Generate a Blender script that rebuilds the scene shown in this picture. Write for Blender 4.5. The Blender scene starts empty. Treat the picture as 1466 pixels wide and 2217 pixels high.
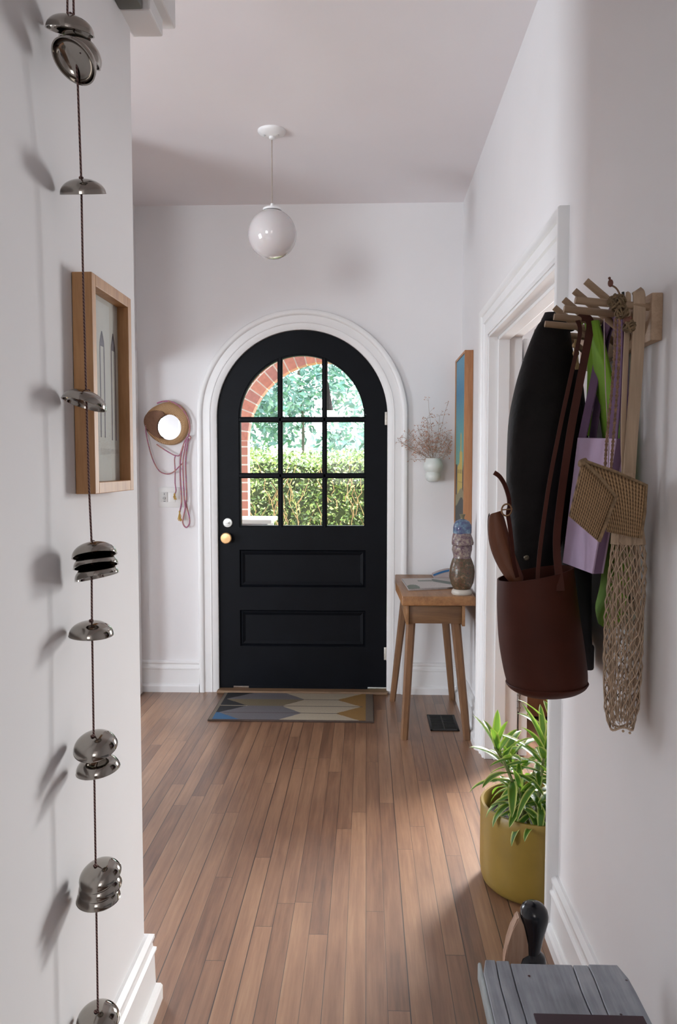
import bpy, bmesh, math, random
from mathutils import Vector, Matrix
R = math.radians
S = bpy.context.scene
COL = S.collection
random.seed(7)

# ------------------------------------------------------------------ camera
EYE = 1.30
cd = bpy.data.cameras.new('camera'); cam = bpy.data.objects.new('camera', cd); COL.objects.link(cam)
FOC = 1700.0                                   # focal length in pixels of a 1466 x 2217 image
cd.sensor_fit = 'VERTICAL'; cd.sensor_height = 36.0
cd.lens = FOC / 2217 * 36.0
cd.clip_start = 0.05; cd.clip_end = 200
cam.location = (0, 0, EYE)
YAW = math.atan(61 / FOC); PITCH = math.atan(103.5 / FOC)
cam.rotation_euler = (R(90) - PITCH, 0, YAW)
S.camera = cam

# ------------------------------------------------------------------ world, sun, daylight, exposure
W = bpy.data.worlds.new('sky'); S.world = W; W.use_nodes = True
wn = W.node_tree; bg = wn.nodes['Background']
bg.inputs[0].default_value = (0.84, 0.93, 1.0, 1); bg.inputs[1].default_value = 8.0
def light(name, kind, loc, power, size=None, aim=None, col=(1, 1, 1)):
    l = bpy.data.lights.new(name, kind); o = bpy.data.objects.new(name, l); COL.objects.link(o)
    o.location = loc; l.energy = power; l.color = col
    if kind == 'AREA':
        l.shape = 'RECTANGLE'; l.size, l.size_y = size
    if aim is not None:
        o.rotation_euler = (Vector(aim) - Vector(loc)).to_track_quat('-Z', 'Y').to_euler()
    return o
sun = light('sun', 'SUN', (0, 12, 9), 34.0, aim=(-2.4, 9.2, 0), col=(1, .96, .88)); sun.data.angle = R(1)
# daylight through the windows of the rooms right and left of the hall plus added fill lights
light('window_light_right', 'AREA', (1.66, 4.36, 1.30), 68, (0.66, 1.0), aim=(1.24, 3.5, .95), col=(.97, .98, 1.0))
light('window_sky_light_right', 'AREA', (1.66, 4.37, 1.70), 17, (0.5, .4), aim=(.28, 2.55, 0), col=(1, .99, .97)).data.spread = R(66)  # added area light standing in for sky, brightens the floor patch
light('window_light_left_front', 'AREA', (-2.4, 4.36, 1.35), 28, (1.0, 1.2), aim=(-.9, 2.7, 0), col=(.86, .92, 1.0)).data.spread = R(100)
light('window_light_hall_left', 'AREA', (-2.75, -3.02, 1.75), 68, (1.1, 1.3), aim=(-2.6, 0, 1.5), col=(.95, .98, 1.0))  # added so the mirror shows bright; also fills the back wall
light('window_light_left', 'AREA', (-4.22, .8, 1.05), 104, (1.2, 1.4), aim=(-2.2, 1.7, 1.7), col=(.84, .92, 1.0))
light('window_light_rear', 'AREA', (-0.1, -2.85, 1.7), 17, (1.0, 1.4), aim=(0, 4, 1.3), col=(1, .97, .95))  # added fill behind the camera; the wall there has no window
S.view_settings.view_transform = 'Standard'; S.view_settings.look = 'None'
S.view_settings.exposure = 0.0; S.view_settings.gamma = 1.0
S.view_settings.use_curve_mapping = False
S.cycles.use_denoising = True
S.cycles.max_bounces = 10; S.cycles.diffuse_bounces = 6; S.cycles.glossy_bounces = 4
S.cycles.transparent_max_bounces = 12; S.cycles.caustics_reflective = False; S.cycles.caustics_refractive = False
S.cycles.sample_clamp_indirect = 6.0

# ------------------------------------------------------------------ materials
MATS = {}
class NT:
    """small helper around a node tree"""
    def __init__(s, name):
        s.m = bpy.data.materials.new(name); s.m.use_nodes = True
        s.t = s.m.node_tree; s.b = s.t.nodes['Principled BSDF']; s.out = s.t.nodes['Material Output']
    def n(s, kind, **kw):
        x = s.t.nodes.new(kind)
        for k, v in kw.items(): setattr(x, k, v)
        return x
    def l(s, a, b): s.t.links.new(a, b)
    def math(s, op, a, b=None):
        x = s.n('ShaderNodeMath', operation=op)
        for i, v in enumerate((a, b)):
            if v is None: continue
            if isinstance(v, (int, float)): x.inputs[i].default_value = v
            else: s.l(v, x.inputs[i])
        return x.outputs[0]
    def noise(s, vec, scale, detail=3, rough=.55):
        x = s.n('ShaderNodeTexNoise'); x.inputs['Scale'].default_value = scale
        x.inputs['Detail'].default_value = detail; x.inputs['Roughness'].default_value = rough
        if vec is not None: s.l(vec, x.inputs['Vector'])
        return x.outputs['Fac']
    def ramp(s, fac, stops, interp='LINEAR'):
        x = s.n('ShaderNodeValToRGB'); x.color_ramp.interpolation = interp
        e = x.color_ramp.elements
        while len(e) < len(stops): e.new(0.5)
        for i, (p, c) in enumerate(stops):
            e[i].position = p; e[i].color = (c[0], c[1], c[2], 1)
        s.l(fac, x.inputs[0]); return x.outputs[0]
    def coord(s, which='Object', scale=None):
        c = s.n('ShaderNodeTexCoord').outputs[which]
        if scale is None: return c
        m = s.n('ShaderNodeMapping'); m.inputs['Scale'].default_value = scale; s.l(c, m.inputs[0])
        return m.outputs[0]
    def bump(s, h, strength=.3, dist=.002):
        x = s.n('ShaderNodeBump'); x.inputs['Strength'].default_value = strength
        x.inputs['Distance'].default_value = dist; s.l(h, x.inputs['Height'])
        s.l(x.outputs[0], s.b.inputs['Normal'])
def mul(c, k): return tuple(min(1, v * k) for v in c)
def mat(name, col, rough=.6, metal=0, var=.12, scale=12, stretch=None, bump=0, bdist=.001, bscale=None, **kw):
    """procedural material: base colour mottled with noise, optional bump"""
    if name in MATS: return MATS[name]
    t = NT(name); v = t.coord('Object', stretch or (1, 1, 1))
    f = t.noise(v, scale)
    t.l(t.ramp(f, [(.3, mul(col, 1 - var)), (.7, mul(col, 1 + var))]), t.b.inputs['Base Color'])
    t.b.inputs['Roughness'].default_value = rough; t.b.inputs['Metallic'].default_value = metal
    for k, val in kw.items(): t.b.inputs[k.replace('_', ' ')].default_value = val
    if bump: t.bump(t.noise(v, bscale or scale * 3, 4), bump, bdist)
    MATS[name] = t.m; return t.m

M_wall = mat('white wall paint', (.77, .76, .765), .75, var=.012, scale=3, bump=.12, bscale=160, bdist=.0006)
M_ceil = mat('ceiling paint', (.84, .81, .825), .85, var=.012, scale=2)
M_trim = mat('white gloss trim paint', (.80, .80, .80), .32, var=.015, scale=6)
M_black = mat('black door paint', (.0045, .0055, .008), .42, var=.15, scale=8, bump=.05, bscale=60, Specular_IOR_Level=.10)
M_nickel = mat('polished nickel', (.36, .335, .305), .10, 1.0, var=.06, scale=30)
M_hinge = mat('painted hinge metal', (.66, .64, .58), .4, .3, var=.2, scale=60)
M_brass = mat('brushed brass knob', (.80, .50, .24), .30, .75, var=.1, scale=50)
M_steel = mat('steel', (.62, .62, .62), .3, 1.0, var=.05)
M_mirror = mat('mirror silver', (.93, .95, .95), .02, 1.0, var=.0)
M_blackmetal = mat('black metal', (.012, .012, .013), .5, .2, var=.2)
M_porc = mat('white glazed ceramic', (.66, .69, .66), .28, var=.05, scale=20)

def wood(name, c1, c2, axis='y', rough=.45, scale=9, bump=.15):
    if name in MATS: return MATS[name]
    t = NT(name)
    st = {'x': (.09, 1, 1), 'y': (1, .09, 1), 'z': (1, 1, .09)}[axis]
    v = t.coord('Object', st)
    n1 = t.noise(v, scale * 3, 5, .6); n2 = t.noise(v, scale * 22, 3)
    f = t.math('ADD', t.math('MULTIPLY', n1, .7), t.math('MULTIPLY', n2, .3))
    t.l(t.ramp(f, [(.34, c1), (.66, c2)]), t.b.inputs['Base Color'])
    t.b.inputs['Roughness'].default_value = rough
    t.bump(n2, bump, .0006)
    MATS[name] = t.m; return t.m
M_oak = wood('oak frame wood', (.38, .19, .085), (.60, .34, .16), 'z')
M_table = wood('warm table wood', (.19, .085, .034), (.36, .18, .075), 'y', .42)
M_tableleg = wood('table leg wood', (.12, .055, .024), (.22, .11, .048), 'z', .5)
M_peg = wood('beech peg wood', (.26, .17, .105), (.36, .25, .155), 'x', .55, 14)
M_board = wood('rack board wood', (.34, .23, .15), (.48, .34, .23), 'y', .6, 14)
M_cab = wood('brown cabinet wood', (.14, .05, .02), (.26, .11, .05), 'z', .5)

def floor_material():
    t = NT('oak strip floor'); BW = .0527
    g = t.n('ShaderNodeNewGeometry').outputs['Position']
    sp = t.n('ShaderNodeSeparateXYZ'); t.l(g, sp.inputs[0]); x, y = sp.outputs[0], sp.outputs[1]
    u = t.math('DIVIDE', t.math('ADD', x, .0 + 10 * BW * 10), BW)
    fi = t.math('FLOOR', u); fr = t.math('FRACT', u)
    wn1 = t.n('ShaderNodeTexWhiteNoise', noise_dimensions='1D'); t.l(fi, wn1.inputs['W'])
    off = wn1.outputs['Value']
    v = t.math('DIVIDE', t.math('ADD', y, t.math('MULTIPLY', off, 7.0)), 1.15)
    vi = t.math('FLOOR', v); vf = t.math('FRACT', v)
    cmb = t.n('ShaderNodeCombineXYZ'); t.l(fi, cmb.inputs[0]); t.l(vi, cmb.inputs[1])
    wn2 = t.n('ShaderNodeTexWhiteNoise', noise_dimensions='2D'); t.l(cmb.outputs[0], wn2.inputs['Vector'])
    rnd = wn2.outputs['Value']
    # grain stretched along the boards, shifted per board
    m = t.n('ShaderNodeCombineXYZ')
    t.l(t.math('MULTIPLY', x, 1.0), m.inputs[0])
    t.l(t.math('ADD', t.math('MULTIPLY', y, .055), t.math('MULTIPLY', rnd, 9)), m.inputs[1])
    t.l(t.math('MULTIPLY', rnd, 3), m.inputs[2])
    gr = t.noise(m.outputs[0], 95, 5, .62)
    gr2 = t.noise(m.outputs[0], 34, 3, .5)
    wear = t.noise(g, 2.2, 4, .6)
    f = t.math('ADD', t.math('MULTIPLY', gr, .50), t.math('ADD', t.math('MULTIPLY', gr2, .45), t.math('MULTIPLY', rnd, .24)))
    f = t.math('ADD', f, t.math('MULTIPLY', t.math('SUBTRACT', wear, .5), .30))
    c = t.ramp(f, [(.34, (.085, .039, .022)), (.54, (.175, .085, .046)), (.74, (.265, .140, .077)), (.95, (.36, .215, .125))])
    # dark joints between the strips, unevenly wide, and butt joints
    jw = t.math('MULTIPLY', t.math('POWER', off, 2.0), .05)
    e1 = t.math('LESS_THAN', fr, t.math('ADD', jw, .022))
    e2 = t.math('LESS_THAN', vf, .0014)
    e = t.math('MAXIMUM', e1, e2)
    mx = t.n('ShaderNodeMix', data_type='RGBA'); t.l(e, mx.inputs[0]); t.l(c, mx.inputs[6]); mx.inputs[7].default_value = (.022, .012, .009, 1)
    # a few dark knots / stains
    vo = t.n('ShaderNodeTexVoronoi'); vo.inputs['Scale'].default_value = 2.1; t.l(g, vo.inputs['Vector'])
    st = t.math('LESS_THAN', vo.outputs['Distance'], .030)
    mx2 = t.n('ShaderNodeMix', data_type='RGBA'); t.l(t.math('MULTIPLY', st, .6), mx2.inputs[0]); t.l(mx.outputs[2], mx2.inputs[6]); mx2.inputs[7].default_value = (.05, .03, .022, 1)
    t.l(mx2.outputs[2], t.b.inputs['Base Color'])
    rr = t.n('ShaderNodeMapRange'); t.l(gr2, rr.inputs[0]); rr.inputs[3].default_value = .30; rr.inputs[4].default_value = .46
    t.b.inputs['Coat Weight'].default_value = .7; t.b.inputs['Coat Roughness'].default_value = .42
    t.l(rr.outputs[0], t.b.inputs['Roughness'])
    h = t.math('SUBTRACT', t.math('MULTIPLY', gr, .3), e)
    t.bump(h, .35, .0012)
    return t.m
M_floor = floor_material()

def glass_material():
    t = NT('window glass'); t.t.nodes.remove(t.b)
    tr = t.n('ShaderNodeBsdfTransparent'); tr.inputs[0].default_value = (.97, .99, .98, 1)
    gl = t.n('ShaderNodeBsdfGlossy'); gl.inputs['Roughness'].default_value = .02
    fr = t.n('ShaderNodeLayerWeight'); fr.inputs[0].default_value = .5
    fac = t.math('ADD', t.math('MULTIPLY', t.math('POWER', fr.outputs['Facing'], 5.0), .8), .04)
    mx = t.n('ShaderNodeMixShader'); t.l(fac, mx.inputs[0]); t.l(tr.outputs[0], mx.inputs[1]); t.l(gl.outputs[0], mx.inputs[2])
    t.l(mx.outputs[0], t.out.inputs[0]); return t.m
M_glass = glass_material()

def vcol_material(name, rough=.8, weave=None):
    t = NT(name); a = t.n('ShaderNodeVertexColor'); a.layer_name = 'pattern'
    v = t.coord('Object'); f = t.noise(v, 260, 3)
    mx = t.n('ShaderNodeMix', data_type='RGBA', blend_type='MULTIPLY'); mx.inputs[0].default_value = 1
    t.l(a.outputs[0], mx.inputs[6]); t.l(t.ramp(f, [(.3, (.72, .72, .72)), (.7, (1, 1, 1))]), mx.inputs[7])
    t.l(mx.outputs[2], t.b.inputs['Base Color']); t.b.inputs['Roughness'].default_value = rough
    if weave: t.bump(f, weave, .002)
    return t.m

# ------------------------------------------------------------------ mesh building
class MB:
    def __init__(s): s.bm = bmesh.new(); s.uv = s.bm.loops.layers.uv.new('uv'); s.mats = []
    def face(s, pts, uvs=None, mi=0):
        vs = [s.bm.verts.new(p) for p in pts]
        f = s.bm.faces.new(vs); f.material_index = mi
        if uvs:
            for l, q in zip(f.loops, uvs): l[s.uv].uv = q
        return f
    def box(s, lo, hi, bev=0, seg=2, mi=0, rot=None, piv=None):
        x0, y0, z0 = lo; x1, y1, z1 = hi
        V = [s.bm.verts.new(p) for p in ((x0,y0,z0),(x1,y0,z0),(x1,y1,z0),(x0,y1,z0),(x0,y0,z1),(x1,y0,z1),(x1,y1,z1),(x0,y1,z1))]
        F = [s.bm.faces.new([V[i] for i in q]) for q in ((3,2,1,0),(4,5,6,7),(0,1,5,4),(1,2,6,5),(2,3,7,6),(3,0,4,7))]
        for f in F: f.material_index = mi
        geo = set(V)
        if bev:
            es = list({e for f in F for e in f.edges})
            r = bmesh.ops.bevel(s.bm, geom=es, offset=bev, segments=seg, affect='EDGES', profile=.5)
            geo = {v for v in r['verts']} | {v for v in V if v.is_valid}
            for f in r['faces']: f.material_index = mi
        if rot is not None:
            bmesh.ops.rotate(s.bm, verts=[v for v in geo if v.is_valid], cent=piv or ((x0+x1)/2,(y0+y1)/2,(z0+z1)/2), matrix=rot)
        return s
    def grid(s, rows, closed=False, mi=0, cap0=False, cap1=False, uv=True):
        """rows: list of rings/rows of points -> quads"""
        V = [[s.bm.verts.new(p) for p in r] for r in rows]
        n = len(rows[0]); m = n if closed else n - 1
        for i in range(len(rows) - 1):
            for j in range(m):
                k = (j + 1) % n
                f = s.bm.faces.new((V[i][j], V[i][k], V[i+1][k], V[i+1][j])); f.material_index = mi
                if uv:
                    q = ((j / m, i / (len(rows)-1)), ((j+1) / m, i / (len(rows)-1)), ((j+1) / m, (i+1) / (len(rows)-1)), (j / m, (i+1) / (len(rows)-1)))
                    for l, w in zip(f.loops, q): l[s.uv].uv = w
        if cap0: f = s.bm.faces.new(V[0][::-1]); f.material_index = mi
        if cap1: f = s.bm.faces.new(V[-1]); f.material_index = mi
        return s
    def lathe(s, prof, c=(0,0,0), seg=32, mi=0, rot=None, cap0=True, cap1=True, fn=None):
        """prof: list of (radius, z)"""
        rows = []
        for r, z in prof:
            ring = []
            for k in range(seg):
                a = 2 * math.pi * k / seg; rr = max(r, 1e-5)
                p = Vector((rr * math.cos(a), rr * math.sin(a), z))
                if fn: p = fn(p, a)
                if rot is not None: p = rot @ p
                ring.append(p + Vector(c))
            rows.append(ring)
        return s.grid(rows, True, mi, cap0, cap1)
    def tube(s, pts, r, seg=8, mi=0, caps=True, closed=False):
        """round tube along points; r a number or list"""
        P = [Vector(p) for p in pts]; n = len(P); rows = []
        t0 = (P[1] - P[0]).normalized()
        up = Vector((0, 0, 1)) if abs(t0.z) < .9 else Vector((1, 0, 0))
        a = t0.cross(up).normalized()
        for i in range(n):
            if closed: t = (P[(i+1) % n] - P[i-1]).normalized()
            else: t = (P[min(i+1, n-1)] - P[max(i-1, 0)]).normalized()
            a = (a - t * a.dot(t)).normalized(); b = t.cross(a)
            rr = r[i] if isinstance(r, (list, tuple)) else r
            rows.append([P[i] + (a * math.cos(2*math.pi*k/seg) + b * math.sin(2*math.pi*k/seg)) * rr for k in range(seg)])
        if closed: rows.append(rows[0])
        return s.grid(rows, True, mi, caps and not closed, caps and not closed)
    def strip(s, pts, w, nrm, th=.0015, mi=0):
        """flat strap along points; w width (number or list); nrm: face normal"""
        P = [Vector(p) for p in pts]; n = len(P); N = Vector(nrm).normalized(); rows = []
        for i in range(n):
            t = (P[min(i+1, n-1)] - P[max(i-1, 0)]).normalized(); a = t.cross(N).normalized(); q = a.cross(t).normalized()
            ww = (w[i] if isinstance(w, (list, tuple)) else w) / 2
            rows.append([P[i] - a*ww - q*th/2, P[i] + a*ww - q*th/2, P[i] + a*ww + q*th/2, P[i] - a*ww + q*th/2])
        return s.grid(rows, True, mi, True, True)
    def prism(s, poly, axis, a, b, mi=0):
        """extrude 2D polygon along axis between a and b; poly coords are the two other axes in xyz order"""
        def P(p, t):
            if axis == 'x': return (t, p[0], p[1])
            if axis == 'y': return (p[0], t, p[1])
            return (p[0], p[1], t)
        A = [s.bm.verts.new(P(p, a)) for p in poly]; B = [s.bm.verts.new(P(p, b)) for p in poly]
        n = len(poly)
        fs = [s.bm.faces.new(A[::-1]), s.bm.faces.new(B)]
        for i in range(n): fs.append(s.bm.faces.new((A[i], A[(i+1) % n], B[(i+1) % n], B[i])))
        for f in fs: f.material_index = mi
        return s
    def ball(s, c, r, seg=10, mi=0, sc=(1,1,1)):
        g = bmesh.ops.create_uvsphere(s.bm, u_segments=seg, v_segments=max(5, seg*2//3), radius=r)
        for v in g['verts']: v.co = Vector((v.co.x*sc[0], v.co.y*sc[1], v.co.z*sc[2])) + Vector(c)
        for v in g['verts']:
            for f in v.link_faces: f.material_index = mi
        return s
    def build(s, name, m, parent=None, loc=None, smooth=True, mods=None, normals=True):
        if normals: bmesh.ops.recalc_face_normals(s.bm, faces=s.bm.faces)
        me = bpy.data.meshes.new(name)
        org = Vector(parent['_o']) if parent is not None else Vector(loc or (0, 0, 0))
        bmesh.ops.translate(s.bm, verts=s.bm.verts, vec=-org)
        s.bm.to_mesh(me); s.bm.free()
        for x in (m if isinstance(m, (list, tuple)) else [m]): me.materials.append(x)
        o = bpy.data.objects.new(name, me); COL.objects.link(o)
        if parent is not None: o.parent = parent
        else: o.location = org
        o['_o'] = list(org)
        if smooth:
            for p in me.polygons: p.use_smooth = True
            try: me.set_sharp_from_angle(angle=R(38))
            except Exception: pass
        for k, kw in (mods or []):
            md = o.modifiers.new(k.lower(), k)
            for a, b in kw.items(): setattr(md, a, b)
        return o
def thing(name, loc, label, cat, group=None):
    o = bpy.data.objects.new(name, None); COL.objects.link(o); o.location = loc; o['_o'] = list(loc)
    o.empty_display_size = .05
    return tag(o, label, cat, group)
def tag(o, label, cat, group=None):
    o['label'] = label; o['category'] = cat
    if group: o['group'] = group
    return o
def struct(o): o['kind'] = 'structure'; return o
def sempty(name, loc):
    o = bpy.data.objects.new(name, None); COL.objects.link(o); o.location = loc; o['_o'] = list(loc); o['kind'] = 'structure'
    return o
def cr(pts, k=6):
    """Catmull-Rom through points"""
    P = [Vector(p) for p in pts]; out = []
    for i in range(len(P) - 1):
        p0 = P[max(i-1, 0)]; p1 = P[i]; p2 = P[i+1]; p3 = P[min(i+2, len(P)-1)]
        for j in range(k):
            t = j / k
            out.append(.5 * ((2*p1) + (p2-p0)*t + (2*p0-5*p1+4*p2-p3)*t*t + (3*p1-p0-3*p2+p3)*t*t*t))
    out.append(P[-1]); return out
def jit(v, s): return v + random.uniform(-s, s)
# turns a point of the photo into the point of the place at real depth y (metres in front of the camera)
def at(px, py, Y):
    r = Vector((math.cos(YAW), math.sin(YAW), 0)); f = Vector((-math.sin(YAW) * math.cos(PITCH), math.cos(YAW) * math.cos(PITCH), -math.sin(PITCH)))
    d = f * FOC + r * (px - 733) - r.cross(f) * (py - 1108.5)
    return Vector((0, 0, EYE)) + d * (Y / d.y)

# ================================================================== THE SETTING
CEIL = 2.73; YB = 4.41; XR = 0.525; XL = -0.527; YE = 1.79; XE = -1.29
DC = -0.363; DR = 0.4775; DZ = 1.567           # front door: centre x, arch radius, spring height
OR = .486                                       # arched opening radius

struct(MB().box((-4.3, -3.1, -.05), (3.4, YB + .01, 0)).build('floor', M_floor, smooth=False))
struct(MB().box((-4.3, -3.1, CEIL), (3.4, YB + .2, CEIL + .06)).build('ceiling', M_ceil, smooth=False))

def arch_pts(r, n=48, z=DZ): return [(DC - r * math.cos(math.pi * i / n), z + r * math.sin(math.pi * i / n)) for i in range(n + 1)]
def holes_wall(name, y0, y1, x0, x1, holes, m):
    """wall along x with rectangular holes (hx0,hx1,hz0,hz1) and the arched door opening"""
    b = MB(); xs = [x0]
    cuts = sorted(holes)
    cur = x0
    for h in cuts:
        b.box((cur, y0, 0), (h[0], y1, CEIL)); 
        if h[2] > 0: b.box((h[0], y0, 0), (h[1], y1, h[2]))
        if h[4] == 'rect': b.box((h[0], y0, h[3]), (h[1], y1, CEIL))
        else:
            A = arch_pts(OR)
            for i in range(len(A) - 1):
                (xa, za), (xb, zb) = A[i], A[i+1]
                b.prism([(xa, za), (xb, zb), (xb, CEIL), (xa, CEIL)], 'y', y0, y1)
        cur = h[1]
    b.box((cur, y0, 0), (x1, y1, CEIL))
    bmesh.ops.remove_doubles(b.bm, verts=b.bm.verts, dist=1e-5)
    return struct(b.build(name, m, smooth=False, normals=False))
holes_wall('wall_back', YB, YB + .16, -4.3, 3.4,
           [(-2.95, -1.85, .7, 2.0, 'rect'), (DC - OR, DC + OR, 0, 0, 'arch'), (1.23, 2.09, .7, 1.95, 'rect')], M_wall)
# right wall of the hall with its door opening
OY0, OY1, OZ = 2.215, 3.43, 1.855
b = MB(); b.box((XR, -3.1, 0), (XR + .135, OY0, CEIL)); b.box((XR, OY0, OZ), (XR + .135, OY1, CEIL)); b.box((XR, OY1, 0), (XR + .135, YB, CEIL))
struct(b.build('wall_right', M_wall, smooth=False))
# partition at left that ends in an outside corner, wall behind it and wall of the entry with a cased opening
struct(MB().box((XL - .12, -3.1, 0), (XL, YE, CEIL), .004).build('wall_left', M_wall, smooth=False))
b = MB(); b.box((XE - .12, 3.28, 0), (XE, 3.42, CEIL)); b.box((XE - .12, 3.42, 1.84), (XE, 4.27, CEIL)); b.box((XE - .12, 4.27, 0), (XE, YB, CEIL))
struct(b.build('wall_left_entry', M_wall, smooth=False))
b = MB(); b.box((-4.42, -3.1, 0), (-4.3, .2, CEIL)); b.box((-4.42, 1.4, 0), (-4.3, YB, CEIL)); b.box((-4.42, .2, 0), (-4.3, 1.4, .35)); b.box((-4.42, .2, 1.75), (-4.3, 1.4, CEIL))
struct(b.build('wall_far_left', M_wall, smooth=False))
w = sempty('window_2', (-4.36, .8, .7)); f = MB()
for q0, q1 in (((.2, .35), (.25, 1.75)), ((1.35, .35), (1.4, 1.75)), ((.2, .35), (1.4, .4)), ((.2, 1.7), (1.4, 1.75)), ((.2, 1.03), (1.4, 1.07)), ((.78, .35), (.82, 1.75))): f.box((-4.39, q0[0], q0[1]), (-4.34, q1[0], q1[1]))
f.build('window_frame', M_trim, w, smooth=False)
struct(MB().box((3.4, -3.1, 0), (3.46, YB, CEIL)).build('wall_far_right', M_wall, smooth=False))
b = MB(); b.box((-4.3, -3.16, 0), (-3.35, -3.1, CEIL)); b.box((-2.15, -3.16, 0), (3.4, -3.1, CEIL)); b.box((-3.35, -3.16, 0), (-2.15, -3.1, 1.05)); b.box((-3.35, -3.16, 2.45), (-2.15, -3.1, CEIL))
struct(b.build('wall_front', M_wall, smooth=False))
w = sempty('window_4', (-2.75, -3.1, 1.05)); f = MB()  # unseen window added for the bright reflection in the mirror
for q0, q1 in (((-3.35, 1.05), (-3.29, 2.45)), ((-2.21, 1.05), (-2.15, 2.45)), ((-3.35, 1.05), (-2.15, 1.11)), ((-3.35, 2.39), (-2.15, 2.45)), ((-2.955, 1.05), (-2.925, 2.45))): f.box((q0[0], -3.0, q0[1]), (q1[0], -2.97, q1[1]))
f.build('window_frame', M_trim, w, smooth=False)
# windows of the side rooms
for i, (x0, x1) in ((1, (1.23, 2.09)), (3, (-2.95, -1.85))):
    wz0, wz1 = (.7, 1.95) if i == 1 else (.7, 2.0)
    w = sempty('window_%d' % i, ((x0 + x1) / 2, YB + .05, .7))
    f = MB(); zm = (wz0 + wz1) / 2
    f.box((x0, YB + .04, wz0), (x0 + .05, YB + .09, wz1)); f.box((x1 - .05, YB + .04, wz0), (x1, YB + .09, wz1))
    f.box((x0, YB + .04, wz0), (x1, YB + .09, wz0 + .05)); f.box((x0, YB + .04, wz1 - .05), (x1, YB + .09, wz1)); f.box((x0, YB + .045, zm - .02), (x1, YB + .085, zm + .02))
    f.build('window_frame', M_trim, w)
    MB().box((x0 + .04, YB + .06, wz0 + .04), (x1 - .04, YB + .064, wz1 - .04)).build('window_glass', M_glass, w)

# mouldings --------------------------------------------------------
BPROF = [(0, 0), (.033, 0), (.033, .034), (.029, .042), (.020, .046), (.018, .128), (.0225, .131), (.0225, .137), (.016, .142), (.014, .158), (.019, .163), (.019, .171), (.008, .178), (0, .178)]
def base(name, pts):
    """baseboard swept along a floor path; pts = ((x, y), ...) with the room to the LEFT of the walking direction"""
    b = MB(); n = len(pts); rows = []
    for i in range(n):
        p = Vector(pts[i]).to_2d()
        d0 = (p - Vector(pts[i-1]).to_2d()).normalized() if i else None
        d1 = (Vector(pts[i+1]).to_2d() - p).normalized() if i < n-1 else None
        if d0 is None: nn = Vector((-d1.y, d1.x)); k = 1
        elif d1 is None: nn = Vector((-d0.y, d0.x)); k = 1
        else:
            n0 = Vector((-d0.y, d0.x)); n1 = Vector((-d1.y, d1.x)); nn = (n0 + n1).normalized(); k = 1 / max(.2, nn.dot(n0))
        rows.append([(p.x + nn.x * q * k, p.y + nn.y * q * k, z) for q, z in BPROF])
    b.grid(rows, True, 0, True, True)
    return struct(b.build(name, M_trim, smooth=False))
CW = .1075
base('baseboard_back', ((DC - OR - CW + .003, YB), (XE, YB)))
base('baseboard_back_right', ((XR, YB), (DC + OR + CW - .003, YB)))
base('baseboard_right_far', ((XR, OY1 + .10), (XR, YB)))
base('baseboard_right', ((XR, -3.0), (XR, OY0 - .113)))
base('baseboard_left', ((XL - .12, -3.0), (XL - .12, YE), (XL, YE), (XL, -3.0)))

def casing(name, path, prof, plane, m=M_trim):
    """path: inner edge points 2D + outward normals; prof: (distance outwards, protrusion)"""
    b = MB(); rows = []
    for (p, nn) in path:
        r = []
        for d, h in prof:
            q = (p[0] + nn[0] * d, p[1] + nn[1] * d)
            r.append((q[0], YB - h, q[1]) if plane == 'back' else (XR - h, q[0], q[1]))
        rows.append(r)
    b.grid(rows, False, 0)
    for k in (0, -1):
        try: b.bm.faces.new([b.bm.verts.new(v) for v in rows[k]])
        except Exception: pass
    return struct(b.build(name, m, smooth=True))
CP = [(-.004, -.02), (-.004, .016), (0, .019), (.030, .020), (.034, .0235), (.038, .0205), (.041, .020), (.074, .022), (.078, .029), (.083, .032), (.098, .033), (.1045, .030), (.1075, .022), (.1075, 0)]
path = [((DC - .482, z), (-1, 0)) for z in (0, .5, 1, DZ)]
path += [((DC - .482 * math.cos(math.pi * i / 60), DZ + .482 * math.sin(math.pi * i / 60)), (-math.cos(math.pi * i / 60), math.sin(math.pi * i / 60))) for i in range(1, 60)]
path += [((DC + .482, z), (1, 0)) for z in (DZ, 1, .5, 0)]
casing('trim_1', path, CP, 'back')
CP2 = [(0, -.004), (0, .008), (.010, .012), (.016, .009), (.050, .012), (.056, .018), (.064, .014), (.088, .018), (.094, .027), (.100, .030), (.112, .030), (.115, .026), (.115, 0)]
r2 = 1.0
path = [((OY0, 0), (-1, 0)), ((OY0, OZ), (-r2, r2)), ((OY1, OZ), (r2, r2)), ((OY1, 0), (1, 0))]
casing('trim_2', path, CP2, 'right')
# jamb lining with its stop and a flat inner edge
b = MB()
for y0, y1 in ((OY0, OY0 + .012), (OY1 - .012, OY1)): b.box((XR - .004, y0, 0), (XR + .139, y1, OZ), .002)
b.box((XR - .004, OY0, OZ - .012), (XR + .139, OY1, OZ), .002)
for y0, y1 in ((OY0 + .012, OY0 + .026), (OY1 - .026, OY1 - .012)): b.box((XR + .035, y0, 0), (XR + .085, y1, OZ - .012), .003)
b.box((XR + .035, OY0 + .012, OZ - .026), (XR + .085, OY1 - .012, OZ - .012), .003)
struct(b.build('trim_3', M_trim, smooth=False))
# casing of the opening in the entry's left wall, seen edge-on
b = MB(); b.box((XE, 4.262, 0), (XE + .018, 4.355, 1.93), .004); b.box((XE, 3.425, 1.84), (XE + .0175, 4.262, 1.93)); b.box((XE, 3.335, 0), (XE + .018, 3.425, 1.93), .004)
struct(b.build('trim_4', M_trim, smooth=False))
# threshold of the front door
struct(MB().box((DC - OR, YB - .055, 0), (DC + OR, YB + .12, .018), .006).build('trim_5', wood('threshold wood', (.14, .08, .045), (.26, .16, .09), 'x', .5), smooth=False))
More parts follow.
